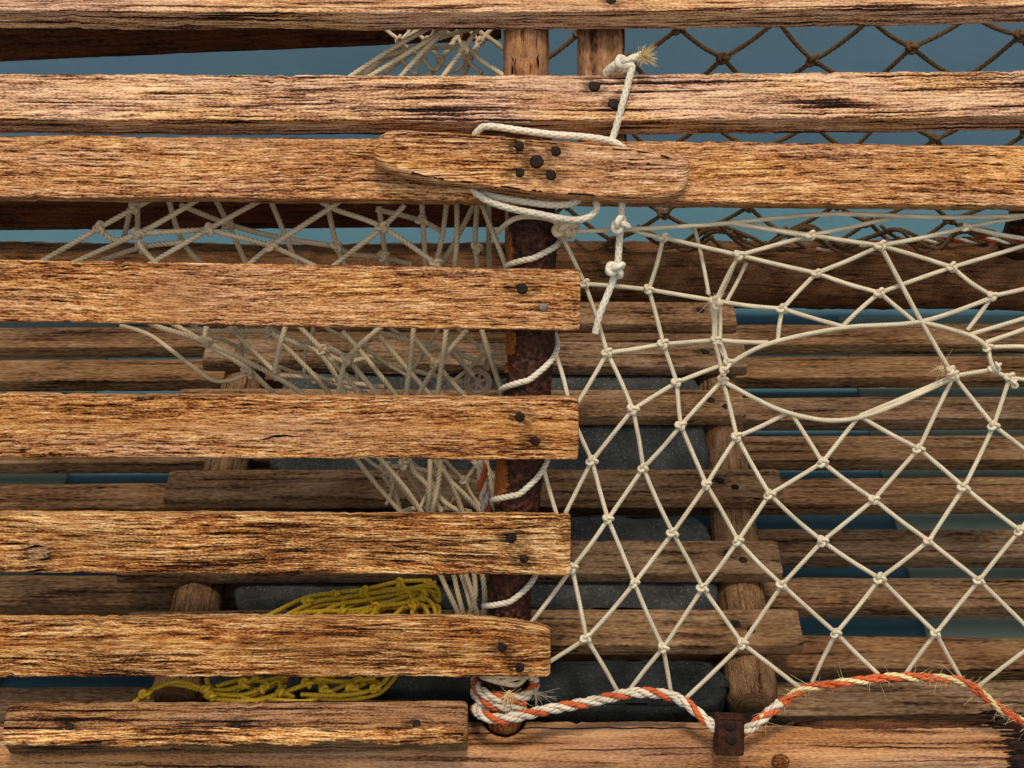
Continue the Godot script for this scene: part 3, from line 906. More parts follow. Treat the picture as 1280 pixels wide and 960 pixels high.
func build_front_net() -> void:
	var net := thing("fishing_net", "off-white knotted net stretched over the open front right of the bow", "net")
	row("a", 0.012, [829, 297, 924, 319, 1013.5, 294, 1101, 307, 1208, 284, 912, 277, 1122, 270])
	row("b", 0.018, [731, 355, 811, 362, 895, 376, 1020.5, 341.5, 1190, 334, 978, 386, 1099.5, 366, 1240.5, 370])
	row("c", 0.020, [759, 441, 829, 430, 895, 425, 910, 454, 903.5, 475, 846, 478, 1192, 470, 1242, 462, 1262, 472, 1235, 434])
	row("d", 0.017, [791, 512, 851, 532, 921, 546, 1242, 532, 988, 515, 1074, 520])
	row("e", 0.014, [740, 576, 804, 585, 883, 606, 962, 618, 1028, 578, 1092.5, 624.5, 1148.5, 561, 1205, 609])
	row("f", 0.012, [760, 649, 841, 666, 922.5, 676, 1028, 676.5, 1161, 676, 1275, 663])
	row("g", 0.011, [715, 710, 793, 729, 878.5, 735, 977.5, 731, 1100, 723, 1224, 725.5])
	row("h", 0.010, [733, 798, 829, 810, 928, 804.5, 1045, 791.5, 1170, 791.5, 1300, 800])
	# edges and border points without a knot
	row("p", 0.010, [707, 288, 784, 285, 860, 281, 1039, 266, 1184, 270, 1300, 267, 1300, 304, 1300, 304])
	row("q", 0.018, [1300, 301, 1305, 355, 1300, 392, 1300, 404, 1300, 434, 1300, 474, 1305, 580, 1300, 632])
	row("r", 0.0125, [655, 846, 774, 868, 788, 861, 839, 868, 854, 876, 1000, 860, 1015, 853, 1098, 843, 1129, 847, 1203, 851, 1220, 860])
	row("s", 0.019, [972, 427, 1053, 408, 1151, 400, 1213, 418, 1142, 401, 1209, 413, 1232, 428, 960, 428, 983, 517])
	row("t", 0.0165, [703, 296, 714, 517, 714, 517, 700, 656, 680, 588, 711, 502, 694, 440, 655, 790])
	var strands := "a0 p1|a0 a1|a0 b1|a1 a2|a2 a5|a2 a6|a2 a3|a3 a4|a4 p5|a4 q0|a1 b3|b3 a3|b3 b6|b6 b4|a3 b4|b4 q0|b4 b7|b7 q1|a1 b2|b2 b5|b2 b1|b5 b3|b5 s1|b5 s0|b6 s1|b6 s4|b7 s5|b1 b0|b0 t0|b0 c0|b1 c1|c0 c1|c1 c2|c2 s7|b2 c2|c2 c3|c3 c4|c5 c3|c5 c1|c0 d0|d0 c5|c5 d1|c4 d1|c4 d2|c0 t1|e0 t2|d0 e0|d0 e1|d1 e1|d1 e2|d2 e2|d2 e3|d2 s8|c6 c7|c7 c8|c8 q5|c9 q4|s6 q3|s3 q2|c9 c7|c6 d3|c8 d3|d3 q6|d3 e7|c6 e6|c6 d5|d5 e4|d4 e4|e4 e3|e4 e5|d5 e6|e6 e5|e6 e7|e0 t3|e0 f0|e1 f0|e1 f1|e2 f1|e2 f2|e3 f2|e3 f3|e5 f3|e5 f4|e7 f4|e7 f5|f5 q7|f0 g0|f0 g1|f1 g1|f1 g2|f2 g2|f2 g3|f3 g3|f3 g4|f4 g4|f4 g5|f5 g5|g0 t7|g0 h0|g1 h0|g1 h1|g2 h1|g2 h2|g3 h2|g3 h3|g4 h3|g4 h4|g5 h4|g5 h5|h0 r0|h0 r1|h1 r2|h1 r3|h2 r4|h2 r5|h3 r6|h3 r7|h4 r8|h4 r9|h5 r10|t4 t3|t6 t5"
	for pair in strands.split("|"):
		var e := pair.split(" ")
		var a := net_point(e[0]); var b := net_point(e[1])
		var m := (a + b) * 0.5 + Vector3(rng.randf_range(-1, 1), rng.randf_range(-1.4, 0.5), rng.randf_range(-1, 1)) * 0.0006
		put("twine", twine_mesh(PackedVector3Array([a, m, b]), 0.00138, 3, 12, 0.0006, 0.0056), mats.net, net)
	# curved runs
	for list in ["c3 s7 s1 s2 b7", "c4 d4 d5 c6", "s2 s3 c9", "a3 s2 c6", "p0 p1 p2 a5 p3 p4 p5", "a5 a2"]:
		var p := PackedVector3Array()
		for k in list.split(" "): p.append(net_point(k) + Vector3(0, 0, 0.0015))
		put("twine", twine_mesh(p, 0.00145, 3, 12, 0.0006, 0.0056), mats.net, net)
	# the net goes on to the end bow
	for k in ["p5", "p6", "q1", "q3", "q5", "q6", "q7", "h5"]:
		var a := net_point(k)
		for dy in [-16.0, 18.0]:
			var q: Vector3 = knots[k]
			var b := front(1420, q.y + dy, 0.014)
			put("twine", twine_mesh(PackedVector3Array([a, (a + b) * 0.5 + Vector3(0, -0.001, 0), b]), 0.00138, 3, 12, 0.0009, 0.0056), mats.net, net)
			var c := front(1540, q.y + dy * 0.3, 0.012)
			put("twine", twine_mesh(PackedVector3Array([b, (b + c) * 0.5 + Vector3(0, -0.001, 0), c]), 0.00138, 3, 12, 0.0009, 0.0056), mats.net, net)
	# doubled twine where the mesh was mended
	for q in [[921, 322, 898, 374], [933, 328, 908, 377], [890, 380, 892, 424], [899, 380, 900, 424], [893, 428, 903, 470], [900, 428, 908, 450], [868, 284, 886, 368]]:
		put("twine", twine_mesh(PackedVector3Array([front(q[0], q[1], 0.017), front((q[0] + q[2]) * 0.5 + 1, (q[1] + q[3]) * 0.5, 0.019), front(q[2], q[3], 0.018)]), 0.00125, 3, 12, 0.0006, 0.0048), mats.net, net)
	var shapes := []
	for i in 4: shapes.append(knot_mesh(0.00122, i))
	for k in knots:
		if not k[0] in "abcdefgh" or k in ["a5", "a6", "h5", "d4", "d5"]: continue
		var q: Vector3 = knots[k]
		var n := front_normal(q.y)
		var b := Basis(Vector3.RIGHT, n.cross(Vector3.RIGHT).normalized(), n) * Basis(Vector3.BACK, rng.randf_range(-0.6, 0.6) + (PI if rng.randf() < 0.5 else 0.0))
		put("knot", shapes[rng.randi() % 4], mats.net, net, Transform3D(b.scaled(Vector3.ONE * rng.randf_range(0.92, 1.12)), front(q.x, q.y, q.z - 0.0012)))
	for q in [[906, 462, 0.9], [897, 380, 1.0], [1188, 463, 1.0], [1247, 458, 0.9], [1268, 479, 0.9]]:
		put("knot", shapes[rng.randi() % 4], mats.net, net, Transform3D(Basis(Vector3(0.3, 0.5, 0.8).normalized(), rng.randf() * TAU).scaled(Vector3.ONE * q[2]), front(q[0], q[1], 0.012)))
	# frayed ends
	put("frayed_end", fuzz_mesh(front(892, 374, 0.012), Vector3(-0.3, 0.2, 0.9), 30, 0.0055), mats.white, net).set_meta("kind", "stuff")
	put("frayed_end", fuzz_mesh(front(1178, 460, 0.012), Vector3(-0.9, 0.3, 0.5), 34, 0.005), mats.straw, net).set_meta("kind", "stuff")

func fuzz_mesh(at: Vector3, dir: Vector3, n: int, length: float, r := 0.00017, wide := 0.9) -> ArrayMesh:
	var v := PackedVector3Array(); var uv := PackedVector2Array(); var idx := PackedInt32Array(); var col := PackedColorArray()
	for i in n:
		var d := (dir + Vector3(rng.randf_range(-1, 1), rng.randf_range(-1, 1), rng.randf_range(-1, 1)) * wide).normalized()
		hair(v, uv, idx, col, at + Vector3(rng.randf_range(-1, 1), rng.randf_range(-1, 1), rng.randf_range(-1, 1)) * r * 4.0, d, length * rng.randf_range(0.5, 1.2), r)
	return finish(v, uv, idx, col)

func hair(v: PackedVector3Array, uv: PackedVector2Array, idx: PackedInt32Array, col: PackedColorArray, at: Vector3, d: Vector3, length: float, r: float) -> void:
	var bend := Vector3(rng.randf_range(-1, 1), rng.randf_range(-1, 1), rng.randf_range(-1, 1)) * 1.1
	var u := d.cross(Vector3(0.3, 0.5, 0.81)).normalized()
	var w := d.cross(u)
	var b := v.size()
	for i in 6:
		var s := i / 5.0
		var c := at + (d + bend * s) * length * s
		for k in 3:
			var a := TAU * k / 3.0
			v.append(c + (u * cos(a) + w * sin(a)) * r * (1.1 - s * 0.7)); uv.append(Vector2(s, k)); col.append(Color(0.95, 0.95, 0.95))
	for i in 5:
		for k in 3:
			var p := b + i * 3 + k; var q := b + i * 3 + (k + 1) % 3
			idx.append_array(PackedInt32Array([p, p + 3, q, q, p + 3, q + 3]))

func strand_path(xy: Array, d0: float, d1: float) -> PackedVector3Array:
	var p := PackedVector3Array()
	var n := xy.size() / 2
	for i in n:
		p.append(front(xy[i * 2], xy[i * 2 + 1], lerpf(d0, d1, float(i) / maxf(1.0, n - 1.0))))
	return p

var funnel: Node3D
func heads(r: float, list: Array) -> void:
	for q in list:
		put("twine", twine_mesh(strand_path(q[2], q[0], q[1]), r, 3, 12, 0.0007), mats.tan, funnel)

func build_funnel() -> void:
	funnel = thing("funnel_net", "tan twisted-twine funnel net hanging inside behind the left laths", "net")
	# between the third and fourth lath, nearer layer
	heads(0.0017, [
		[0.03, 0.03, [40, 334, 124, 285, 167, 261, 205, 240]], [0.03, 0.03, [124, 285, 144, 300, 172, 292]], [0.03, 0.03, [80, 334, 172, 292, 205, 275, 250, 248]],
		[0.03, 0.035, [172, 292, 260, 287]], [0.04, 0.04, [110, 332, 177, 309, 232, 303]], [0.03, 0.03, [172, 292, 177, 309, 198, 332]],
		[0.03, 0.03, [185, 332, 260, 287, 330, 248]], [0.03, 0.03, [260, 287, 339, 308, 400, 336]], [0.03, 0.03, [310, 332, 339, 308, 411, 261, 430, 248]],
		[0.05, 0.05, [211, 250, 227, 300, 255, 334]], [0.05, 0.05, [225, 256, 285, 280, 345, 296, 421, 308]], [0.05, 0.05, [270, 250, 285, 280, 310, 334]],
		[0.05, 0.05, [338, 250, 365, 315, 372, 334]], [0.05, 0.05, [408, 250, 421, 308, 433, 334]], [0.03, 0.03, [395, 248, 420, 262, 478, 284, 545, 330]],
		[0.03, 0.03, [506, 256, 478, 284, 415, 334]], [0.05, 0.05, [474, 258, 479, 300, 484, 334]], [0.05, 0.06, [470, 262, 524, 275, 556, 292]], [0.05, 0.05, [527, 250, 530, 300, 532, 334]],
		[0.06, 0.06, [421, 308, 440, 318, 478, 322, 515, 331]], [0.05, 0.05, [165, 250, 156, 292, 150, 300]], [0.05, 0.05, [172, 250, 172, 292]]])
	# cords running to the bow
	heads(0.0017, [[0.05, 0.05, [559, 250, 552, 300, 543, 334]], [0.045, 0.045, [571, 250, 571, 300, 568, 334]], [0.06, 0.06, [593, 255, 570, 300, 550, 334]],
		[0.05, 0.05, [597, 250, 594, 300, 597, 334]], [0.035, 0.035, [602, 255, 618, 295, 634, 336]], [0.06, 0.06, [611, 250, 611, 300, 612, 334]]])
	# above the second lath
	heads(0.0016, [[0.03, 0.03, [553, 26, 495, 58, 436, 97]], [0.03, 0.03, [572, 26, 520, 60, 460, 97]], [0.03, 0.03, [603, 28, 580, 60, 552, 98]], [0.05, 0.03, [533, 60, 580, 60, 602, 76, 632, 96]],
		[0.05, 0.05, [530, 32, 500, 55, 455, 95]], [0.05, 0.05, [505, 62, 470, 80, 440, 97]], [0.03, 0.03, [566, 28, 533, 60, 500, 97]], [0.06, 0.06, [578, 34, 545, 85, 530, 97]],
		[0.06, 0.06, [616, 34, 596, 60, 578, 97]], [0.06, 0.06, [545, 50, 520, 62, 480, 92]], [0.04, 0.04, [470, 74, 510, 62, 560, 44, 590, 36]], [0.06, 0.06, [600, 40, 630, 62, 640, 80]]])
	# between the fourth and fifth lath
	heads(0.0017, [[0.04, 0.06, [180, 398, 196, 408, 258, 428, 340, 468, 390, 500]], [0.05, 0.07, [215, 404, 255, 428, 310, 462, 350, 500]], [0.05, 0.05, [258, 408, 256, 424, 262, 432]],
		[0.08, 0.08, [230, 413, 290, 414, 337, 414, 350, 420]], [0.08, 0.07, [289, 412, 318, 440, 344, 466]], [0.05, 0.05, [358, 404, 348, 440, 343, 468]], [0.07, 0.08, [340, 416, 395, 472, 416, 498]],
		[0.06, 0.06, [372, 406, 405, 440, 440, 480, 452, 500]], [0.08, 0.08, [344, 470, 392, 472, 440, 479, 480, 484]], [0.06, 0.07, [344, 470, 375, 490, 385, 500]],
		[0.07, 0.07, [345, 420, 400, 440, 432, 452, 458, 447]], [0.05, 0.05, [482, 404, 434, 449, 422, 500]], [0.05, 0.06, [410, 434, 434, 449, 474, 496]], [0.07, 0.07, [428, 414, 458, 448, 498, 498]],
		[0.08, 0.10, [434, 449, 458, 449, 520, 464, 578, 478]], [0.07, 0.08, [474, 420, 508, 460, 540, 497]], [0.05, 0.05, [517, 410, 513, 450, 507, 498]], [0.05, 0.05, [558, 410, 553, 450, 546, 498]],
		[0.06, 0.06, [584, 412, 545, 458, 520, 498]], [0.07, 0.08, [516, 420, 545, 455, 582, 497]], [0.08, 0.09, [475, 416, 520, 428, 568, 441, 605, 455]], [0.08, 0.09, [560, 415, 568, 441, 592, 470]],
		[0.05, 0.05, [602, 412, 614, 450, 630, 498]], [0.09, 0.09, [410, 478, 440, 486, 462, 494]], [0.07, 0.07, [400, 440, 420, 470, 436, 500]]])
	# between the fifth and sixth lath
	heads(0.0017, [[0.08, 0.09, [440, 566, 450, 580, 470, 605, 506, 646]], [0.07, 0.08, [470, 568, 488, 588, 510, 615, 532, 648]], [0.08, 0.08, [510, 570, 518, 590, 535, 608, 552, 640]],
		[0.08, 0.09, [474, 585, 505, 583, 540, 590, 597, 603]], [0.06, 0.06, [538, 566, 537, 610, 535, 646]], [0.07, 0.07, [552, 566, 547, 610, 538, 646]], [0.07, 0.08, [540, 570, 556, 594, 582, 620, 606, 646]],
		[0.07, 0.08, [552, 586, 566, 608, 580, 646]], [0.06, 0.06, [606, 566, 612, 600, 620, 640]], [0.09, 0.09, [478, 592, 494, 618, 502, 646]], [0.09, 0.09, [500, 578, 524, 616, 546, 646]],
		[0.09, 0.09, [498, 640, 530, 634, 566, 636, 590, 640]], [0.08, 0.08, [536, 600, 556, 628, 582, 642]]])
	# lower run to the foot of the bow
	heads(0.0017, [[0.07, 0.06, [548, 712, 558, 735, 578, 778]], [0.07, 0.06, [566, 712, 572, 740, 582, 778]], [0.07, 0.06, [574, 712, 584, 740, 592, 776]], [0.06, 0.06, [592, 712, 594, 745, 584, 776]], [0.05, 0.05, [602, 712, 606, 745, 604, 778]], [0.06, 0.06, [580, 712, 590, 742, 598, 778]]])
	# the far side of the funnel: diamonds that narrow towards the foot of the bow
	diamonds(Rect2(225, 396, 390, 112), 84, 38, 0.0013, 0.09)
	diamonds(Rect2(452, 566, 150, 86), 50, 34, 0.0013, 0.085)
	diamonds(Rect2(478, 26, 130, 72), 34, 22, 0.0013, 0.055)
	# a loose thin end
	put("twine", twine_mesh(strand_path([150, 406, 186, 418, 213, 437, 241, 458, 268, 476, 292, 474, 312, 466], 0.06, 0.06), 0.0013, 1, 10, 0.0015), mats.tan, funnel)
	var shapes := []
	for i in 4: shapes.append(knot_mesh(0.00145, i, 3))
	for q in [[124, 285, 0.03], [172, 292, 0.03], [260, 287, 0.03], [339, 308, 0.03], [177, 309, 0.04], [167, 261, 0.03], [285, 280, 0.05], [421, 308, 0.05], [478, 284, 0.03], [527, 275, 0.05], [479, 320, 0.05], [580, 60, 0.03], [533, 60, 0.04], [500, 57, 0.045], [257, 427, 0.05], [310, 462, 0.06], [344, 468, 0.06], [289, 413, 0.08], [337, 415, 0.08], [434, 449, 0.05], [458, 448, 0.08], [544, 455, 0.06], [568, 441, 0.09], [395, 473, 0.08], [404, 438, 0.06], [482, 584, 0.08], [552, 590, 0.08], [505, 580, 0.08], [545, 330, 0.03], [596, 310, 0.05], [540, 634, 0.09], [575, 638, 0.09]]:
		var n := front_normal(q[1])
		put("knot", shapes[rng.randi() % 4], mats.tan, funnel, Transform3D(Basis(n, rng.randf() * TAU) * Basis(Vector3.RIGHT, -0.7), front(q[0], q[1], q[2] - 0.002)))

func diamonds(box: Rect2, dx: float, dy: float, r: float, depth: float) -> void:
	var at := {}
	var rows := int(box.size.y / dy) + 1
	var cols := int(box.size.x / dx) + 1
	for j in rows:
		for i in cols:
			var y := box.position.y + j * dy
			var x := box.position.x + (i + 0.5 * (j % 2)) * dx
			x = lerpf(x, 600.0, clampf((y - box.position.y) / 330.0, 0.0, 1.0)) + rng.randf_range(-6, 6)
			at[Vector2i(i, j)] = front(x, y + rng.randf_range(-5, 5), depth + rng.randf_range(-0.006, 0.006))
	var shape := knot_mesh(r * 0.9, 2, 3)
	for g in at:
		if g.y > 0 and g.y < rows - 1:
			put("knot", shape, mats.tan, funnel, Transform3D(Basis(Vector3(0.2, 0.4, 0.9).normalized(), rng.randf() * TAU), at[g]))
		for d in 2:
			var e := Vector2i(g.x + d - (0 if g.y % 2 == 1 else 1), g.y + 1)
			if at.has(e):
				var m: Vector3 = (at[g] + at[e]) * 0.5 + Vector3(rng.randf_range(-1, 1), -1.0, 0) * 0.0014
				put("twine", twine_mesh(PackedVector3Array([at[g], m, at[e]]), r, 3, 10, 0.0008), mats.tan, funnel)

# a rope of three separately laid strands
func laid_rope(holder: Node3D, pts: PackedVector3Array, r: float, colors: Array, pitch: float, start := 0.0) -> void:
	var path := smooth_path(pts, 0.0016)
	var fr := frames(path)
	var step := path[0].distance_to(path[1])
	for c in 3:
		var p := PackedVector3Array()
		for i in path.size():
			var a: float = TAU * i * step / pitch + start + TAU * c / 3.0
			p.append(path[i] + (fr[i][0] * cos(a) + fr[i][1] * sin(a)) * r * 0.53)
		put("strand", twine_mesh(p, r * 0.53, 3, 9, 0.0012, r * 1.7), colors[c], holder)

func build_ropes() -> void:
	# orange and white foot rope: turns round the foot of the bow, then off to the right along the sill
	var foot := thing("foot_rope", "orange and white rope wound round the bow's foot, running along the front sill", "rope")
	var pts := PackedVector3Array()
	for turn in [0.35, 1.0]:
		for k in 12:
			var an := -TAU * k / 12.0 + 0.4
			var c := bow_centre(862 + turn * 17 + k * 1.2)
			var n := front_normal(880)
			pts.append(c + (Vector3.RIGHT * cos(an) + n * sin(an)) * (BOW_R + 0.0042) + n.cross(Vector3.RIGHT) * 0.0)
	# last pass in front of the bow
	for q in [[597, 884, 0.016], [604, 894, -0.002], [626, 899, -0.008], [650, 895, -0.006], [690, 886, 0.004], [740, 877, 0.008], [790, 866, 0.008], [830, 868, 0.008], [856, 878, 0.008], [880, 898, 0.002], [897, 911, -0.003], [914, 917, -0.001], [934, 912, -0.002], [955, 896, 0.001], [976, 879, 0.005]]:
		pts.append(front(q[0], q[1], q[2]))
	laid_rope(foot, pts, 0.0034, [mats.white, mats.orange, mats.white], 0.026, 0.5)
	var thin := PackedVector3Array()
	for q in [[950, 898, 0.000], [976, 880, 0.005], [1003, 862, 0.006], [1035, 856, 0.006], [1080, 850, 0.007], [1120, 846, 0.007], [1160, 847, 0.007], [1200, 851, 0.006], [1220, 862, 0.006], [1240, 878, 0.006], [1260, 892, 0.006], [1285, 906, 0.006], [1330, 930, 0.006], [1380, 945, 0.006]]:
		thin.append(front(q[0], q[1], q[2]))
	laid_rope(foot, thin, 0.0028, [mats.orange, mats.orange, mats.straw], 0.030, 1.4)
	var v := PackedVector3Array(); var uv := PackedVector2Array(); var idx := PackedInt32Array(); var col := PackedColorArray()
	var tp := smooth_path(thin, 0.001)
	for i in tp.size():
		var many := 1 if i % 3 == 0 else 0
		if i > tp.size() * 0.42: many = 1 + (1 if noise.get_noise_1d(i * 30.0) > 0.2 else 0)
		if i < 40: many = 1
		for k in many:
			var d := Vector3(rng.randf_range(-1, 1), rng.randf_range(-1, 1), rng.randf_range(-0.6, 1)).normalized()
			hair(v, uv, idx, col, tp[i] + d * 0.0028, d + Vector3(rng.randf_range(-1, 1), 0, 0), rng.randf_range(0.002, 0.0065), 0.00013)
	put("frayed_fibres", finish(v, uv, idx, col), mats.straw, foot).set_meta("kind", "stuff")
	# tan lashing above it, frayed
	var lash := thing("lashing", "frayed tan twine lashed round the bow just above the orange rope", "twine")
	pts = PackedVector3Array()
	for k in 34:
		var an := -TAU * k / 11.0
		var n := front_normal(855)
		pts.append(bow_centre(852 + k * 0.35 + 2.5 * sin(k * 2.1)) + (Vector3.RIGHT * cos(an) + n * sin(an)) * (BOW_R + 0.002 + 0.0008 * sin(k * 3.3)))
	put("twine", twine_mesh(pts, 0.0017, 3, 10, 0.0011), mats.tan, lash)
	put("frayed_end", fuzz_mesh(front(637, 864, 0.006), Vector3(0, -0.5, 1), 60, 0.009), mats.straw, lash).set_meta("kind", "stuff")
	put("frayed_end", fuzz_mesh(front(668, 866, 0.015), Vector3(1, 0.2, 0.6), 34, 0.008), mats.white, lash).set_meta("kind", "stuff")
	# white lacing that climbs the bow in a spiral
	pts = PackedVector3Array()
	var keys := [[PI, 900], [PI / 2, 885], [0, 860], [-PI / 2, 815], [-PI, 773], [-PI * 1.5, 758], [-TAU, 722], [-TAU - PI / 2, 678], [-TAU - PI, 637], [-TAU - PI * 1.5, 622], [-TAU * 2, 578], [-TAU * 2 - PI / 2, 535], [-TAU * 2 - PI, 492], [-TAU * 2 - PI * 1.5, 476], [-TAU * 3, 434], [-TAU * 3 - PI / 2, 384], [-TAU * 3 - PI, 333], [-TAU * 3 - PI * 1.5, 322], [-TAU * 4, 297]]
	for i in range(4, keys.size()):
		for k in 5:
			if i == keys.size() - 1 and k > 0: break
			var f := k / 5.0
			var an: float = lerpf(keys[i][0], keys[mini(i + 1, keys.size() - 1)][0], f)
			var y: float = lerpf(keys[i][1], keys[mini(i + 1, keys.size() - 1)][1], f)
			pts.append(bow_centre(y) + (Vector3.RIGHT * cos(an) + front_normal(y) * sin(an)) * (BOW_R + 0.0016))
	pts.append(front(706, 288, 0.012))
	var lacing := put("lacing_cord", twine_mesh(pts, 0.0019, 3, 12, 0.0007), mats.cord)
	tag(lacing, "thin white cord laced in a spiral round the dark bow", "cord")
	# collar of twine round the top of the dark part of the bow
	var collar := thing("collar_twine", "twine looped round the bow just under the cleat, knotted at its right side", "twine")
	pts = PackedVector3Array([front(622, 290, 0.02), front(634, 279, 0.004), front(648, 272, 0.001), front(668, 271, -0.001), front(690, 275, 0.002), front(704, 286, 0.010)])
	put("twine", twine_mesh(pts, 0.0016, 0, 12, 0.0011), mats.tan, collar)
	var ks := knot_mesh(0.0021, 1)
	put("knot", ks, mats.tan, collar, Transform3D(Basis(Vector3.BACK, 0.5), front(704, 287, 0.006)))
	put("knot", ks, mats.tan, collar, Transform3D(Basis(Vector3.BACK, 2.0), front(712, 285, 0.008)))
	# cord wound on the cleat, with its free ends
	var cord := thing("latch_cord", "white braided cord wound behind the cleat, its frayed end above and a knotted tail below", "cord")
	var fr := 0.0021
	for q in [
		[[757, 92, 0.004], [768, 82, -0.004], [778, 79, -0.006], [790, 74, -0.006], [803, 69, -0.008]],
		[[772, 88, 0.002], [782, 82, -0.008], [790, 83, -0.008], [786, 100, -0.006], [778, 130, -0.004], [769, 163, -0.004], [764, 176, -0.005]],
		[[590, 176, -0.002], [599, 162, -0.006], [612, 158, -0.007], [650, 163, -0.007], [690, 168, -0.007], [730, 171, -0.007], [758, 175, -0.007], [772, 180, -0.007], [780, 186, -0.004]],
		[[588, 232, -0.002], [596, 242, -0.006], [612, 252, -0.008], [640, 261, -0.008], [670, 267, -0.008], [700, 273, -0.008], [722, 275, -0.008], [738, 270, -0.007], [746, 260, -0.005], [744, 248, -0.002]],
		[[600, 240, -0.002], [620, 246, -0.004], [655, 252, -0.005], [690, 256, -0.005], [715, 254, -0.004], [730, 243, 0.000], [734, 232, 0.0]],
		[[778, 246, -0.002], [777, 262, -0.003], [776, 278, -0.002], [774, 305, 0.002], [771, 335, 0.004], [762, 362, 0.005], [750, 392, 0.006], [744, 417, 0.008]]]:
		pts = PackedVector3Array()
		for e in q: pts.append(front(e[0], e[1], e[2]))
		put("cord", twine_mesh(pts, fr if q.size() != 5 else 0.0026, 0, 18, 0.0006, fr * 5.0), mats.cord, cord)
	var kn := knot_mesh(0.0021, 2)
	put("knot", kn, mats.cord, cord, Transform3D(Basis(Vector3.BACK, 1.2), front(776, 281, -0.004)))
	put("knot", kn, mats.cord, cord, Transform3D(Basis(Vector3.BACK, 0.3), front(770, 337, 0.001)))
	put("knot", kn, mats.cord, cord, Transform3D(Basis(Vector3.BACK, 2.1).scaled(Vector3.ONE * 0.9), front(780, 79, -0.007)))
	put("frayed_end", fuzz_mesh(front(800, 70, -0.008), Vector3(0.9, 0.35, 0.5), 240, 0.0052, 0.00034, 0.55), mats.straw, cord).set_meta("kind", "stuff")
	# ring hung behind the laths
	var ring := thing("twine_ring", "small pale ring bound with twine hanging beside the bow above the fifth lath", "ring")
	var rc := front(597, 478, 0.10)
	var rn := front_normal(478)
	for rr in [0.0082, 0.0064]:
		pts = PackedVector3Array()
		for k in 25:
			var an := TAU * k / 24.0
			pts.append(rc + (Vector3.RIGHT * cos(an) + rn.cross(Vector3.RIGHT) * sin(an)) * rr + rn * (0.001 if rr < 0.007 else 0.0))
		put("hoop", twine_mesh(pts, 0.0011, 1, 10, 0.0009), mats.pink, ring)
	for an in [0.4, 2.2, 1.3]:
		var d := (Vector3.RIGHT * cos(an) + rn.cross(Vector3.RIGHT) * sin(an)) * 0.0068
		put("binding", twine_mesh(PackedVector3Array([rc - d, rc + rn * 0.0015, rc + d]), 0.0012, 1, 8, 0.0009), mats.pink, ring)
	pts = PackedVector3Array([rc + (front(606, 462, 0.10) - rc), front(611, 450, 0.10), front(617, 445, 0.098), front(624, 438, 0.10)])
	put("cord", twine_mesh(pts, 0.0024, 3, 12, 0.0011), mats.pink, ring)
	# short orange and white rope inside, beside the bow
	var inner := thing("inner_rope", "short orange and white rope hanging inside just left of the bow above the sixth lath", "rope")
	laid_rope(inner, PackedVector3Array([front(588, 570, 0.05), front(601, 582, 0.045), front(604, 605, 0.045), front(607, 632, 0.045), front(610, 655, 0.045)]), 0.0036, [mats.white, mats.orange, mats.white], 0.024)
	# yellow bait net on the tray
	var bait := thing("bait_net", "crumpled yellow net bag lying on the stone slabs behind the lowest laths", "net bag")
	for q in [[330, 772, 380, 748, 420, 741, 455, 737, 500, 727, 540, 726], [345, 776, 390, 754, 430, 747, 470, 741, 510, 736, 545, 733], [380, 778, 420, 757, 455, 751, 490, 744, 522, 737, 548, 742], [366, 768, 400, 764, 440, 763, 475, 756, 512, 744, 535, 732],
		[432, 778, 470, 760, 505, 754, 530, 748, 542, 758, 545, 772], [478, 780, 498, 765, 515, 748, 540, 729], [515, 778, 517, 757, 530, 758, 538, 775], [398, 780, 432, 768, 460, 762], [420, 742, 430, 752, 424, 768], [455, 738, 462, 750, 470, 760, 462, 772], [500, 728, 512, 742, 518, 758], [530, 727, 546, 735, 549, 752, 540, 742],
		[166, 880, 180, 868, 202, 857, 226, 852, 258, 862], [255, 862, 285, 862, 305, 855, 326, 843], [258, 866, 300, 869, 330, 859, 364, 842], [262, 873, 310, 876, 350, 867, 385, 854, 424, 838], [325, 872, 380, 877, 410, 866, 452, 846], [376, 868, 430, 869, 470, 860, 490, 840],
		[258, 848, 262, 862, 266, 876], [300, 869, 320, 876, 345, 868], [350, 850, 352, 862, 368, 872], [405, 846, 408, 862, 428, 872], [452, 846, 440, 858, 452, 866], [270, 858, 300, 850, 330, 851, 356, 845], [395, 848, 430, 852, 470, 848]]:
		pts = PackedVector3Array()
		for i in range(0, q.size(), 2):
			pts.append(on_height(q[i], q[i + 1], 0.1035 + 0.004 * noise.get_noise_2d(q[i] * 3.0, q[i + 1] * 5.0)))
		put("twine", twine_mesh(pts, 0.00155, 3, 10, 0.0012), mats.yellow, bait)
		# the same strand of the layer beneath, slipped a little
		for e in pts.size(): pts[e] += Vector3(rng.randf_range(-1, 1) * 0.004, -0.003, 0.001 + rng.randf_range(-1, 1) * 0.0035)
		put("twine", twine_mesh(pts, 0.00145, 3, 10, 0.0012), mats.yellow, bait)
	var yk := knot_mesh(0.0015, 0, 3)
	for q in [[420, 743], [430, 766], [455, 740], [470, 760], [500, 730], [517, 757], [530, 745], [385, 752], [258, 862], [264, 870], [330, 860], [352, 866], [385, 854], [408, 864], [440, 860], [305, 855], [182, 868], [470, 860]]:
		put("knot", yk, mats.yellow, bait, Transform3D(Basis(Vector3(rng.randf(), rng.randf(), 0.2).normalized(), rng.randf() * TAU), on_height(q[0], q[1], 0.1045)))

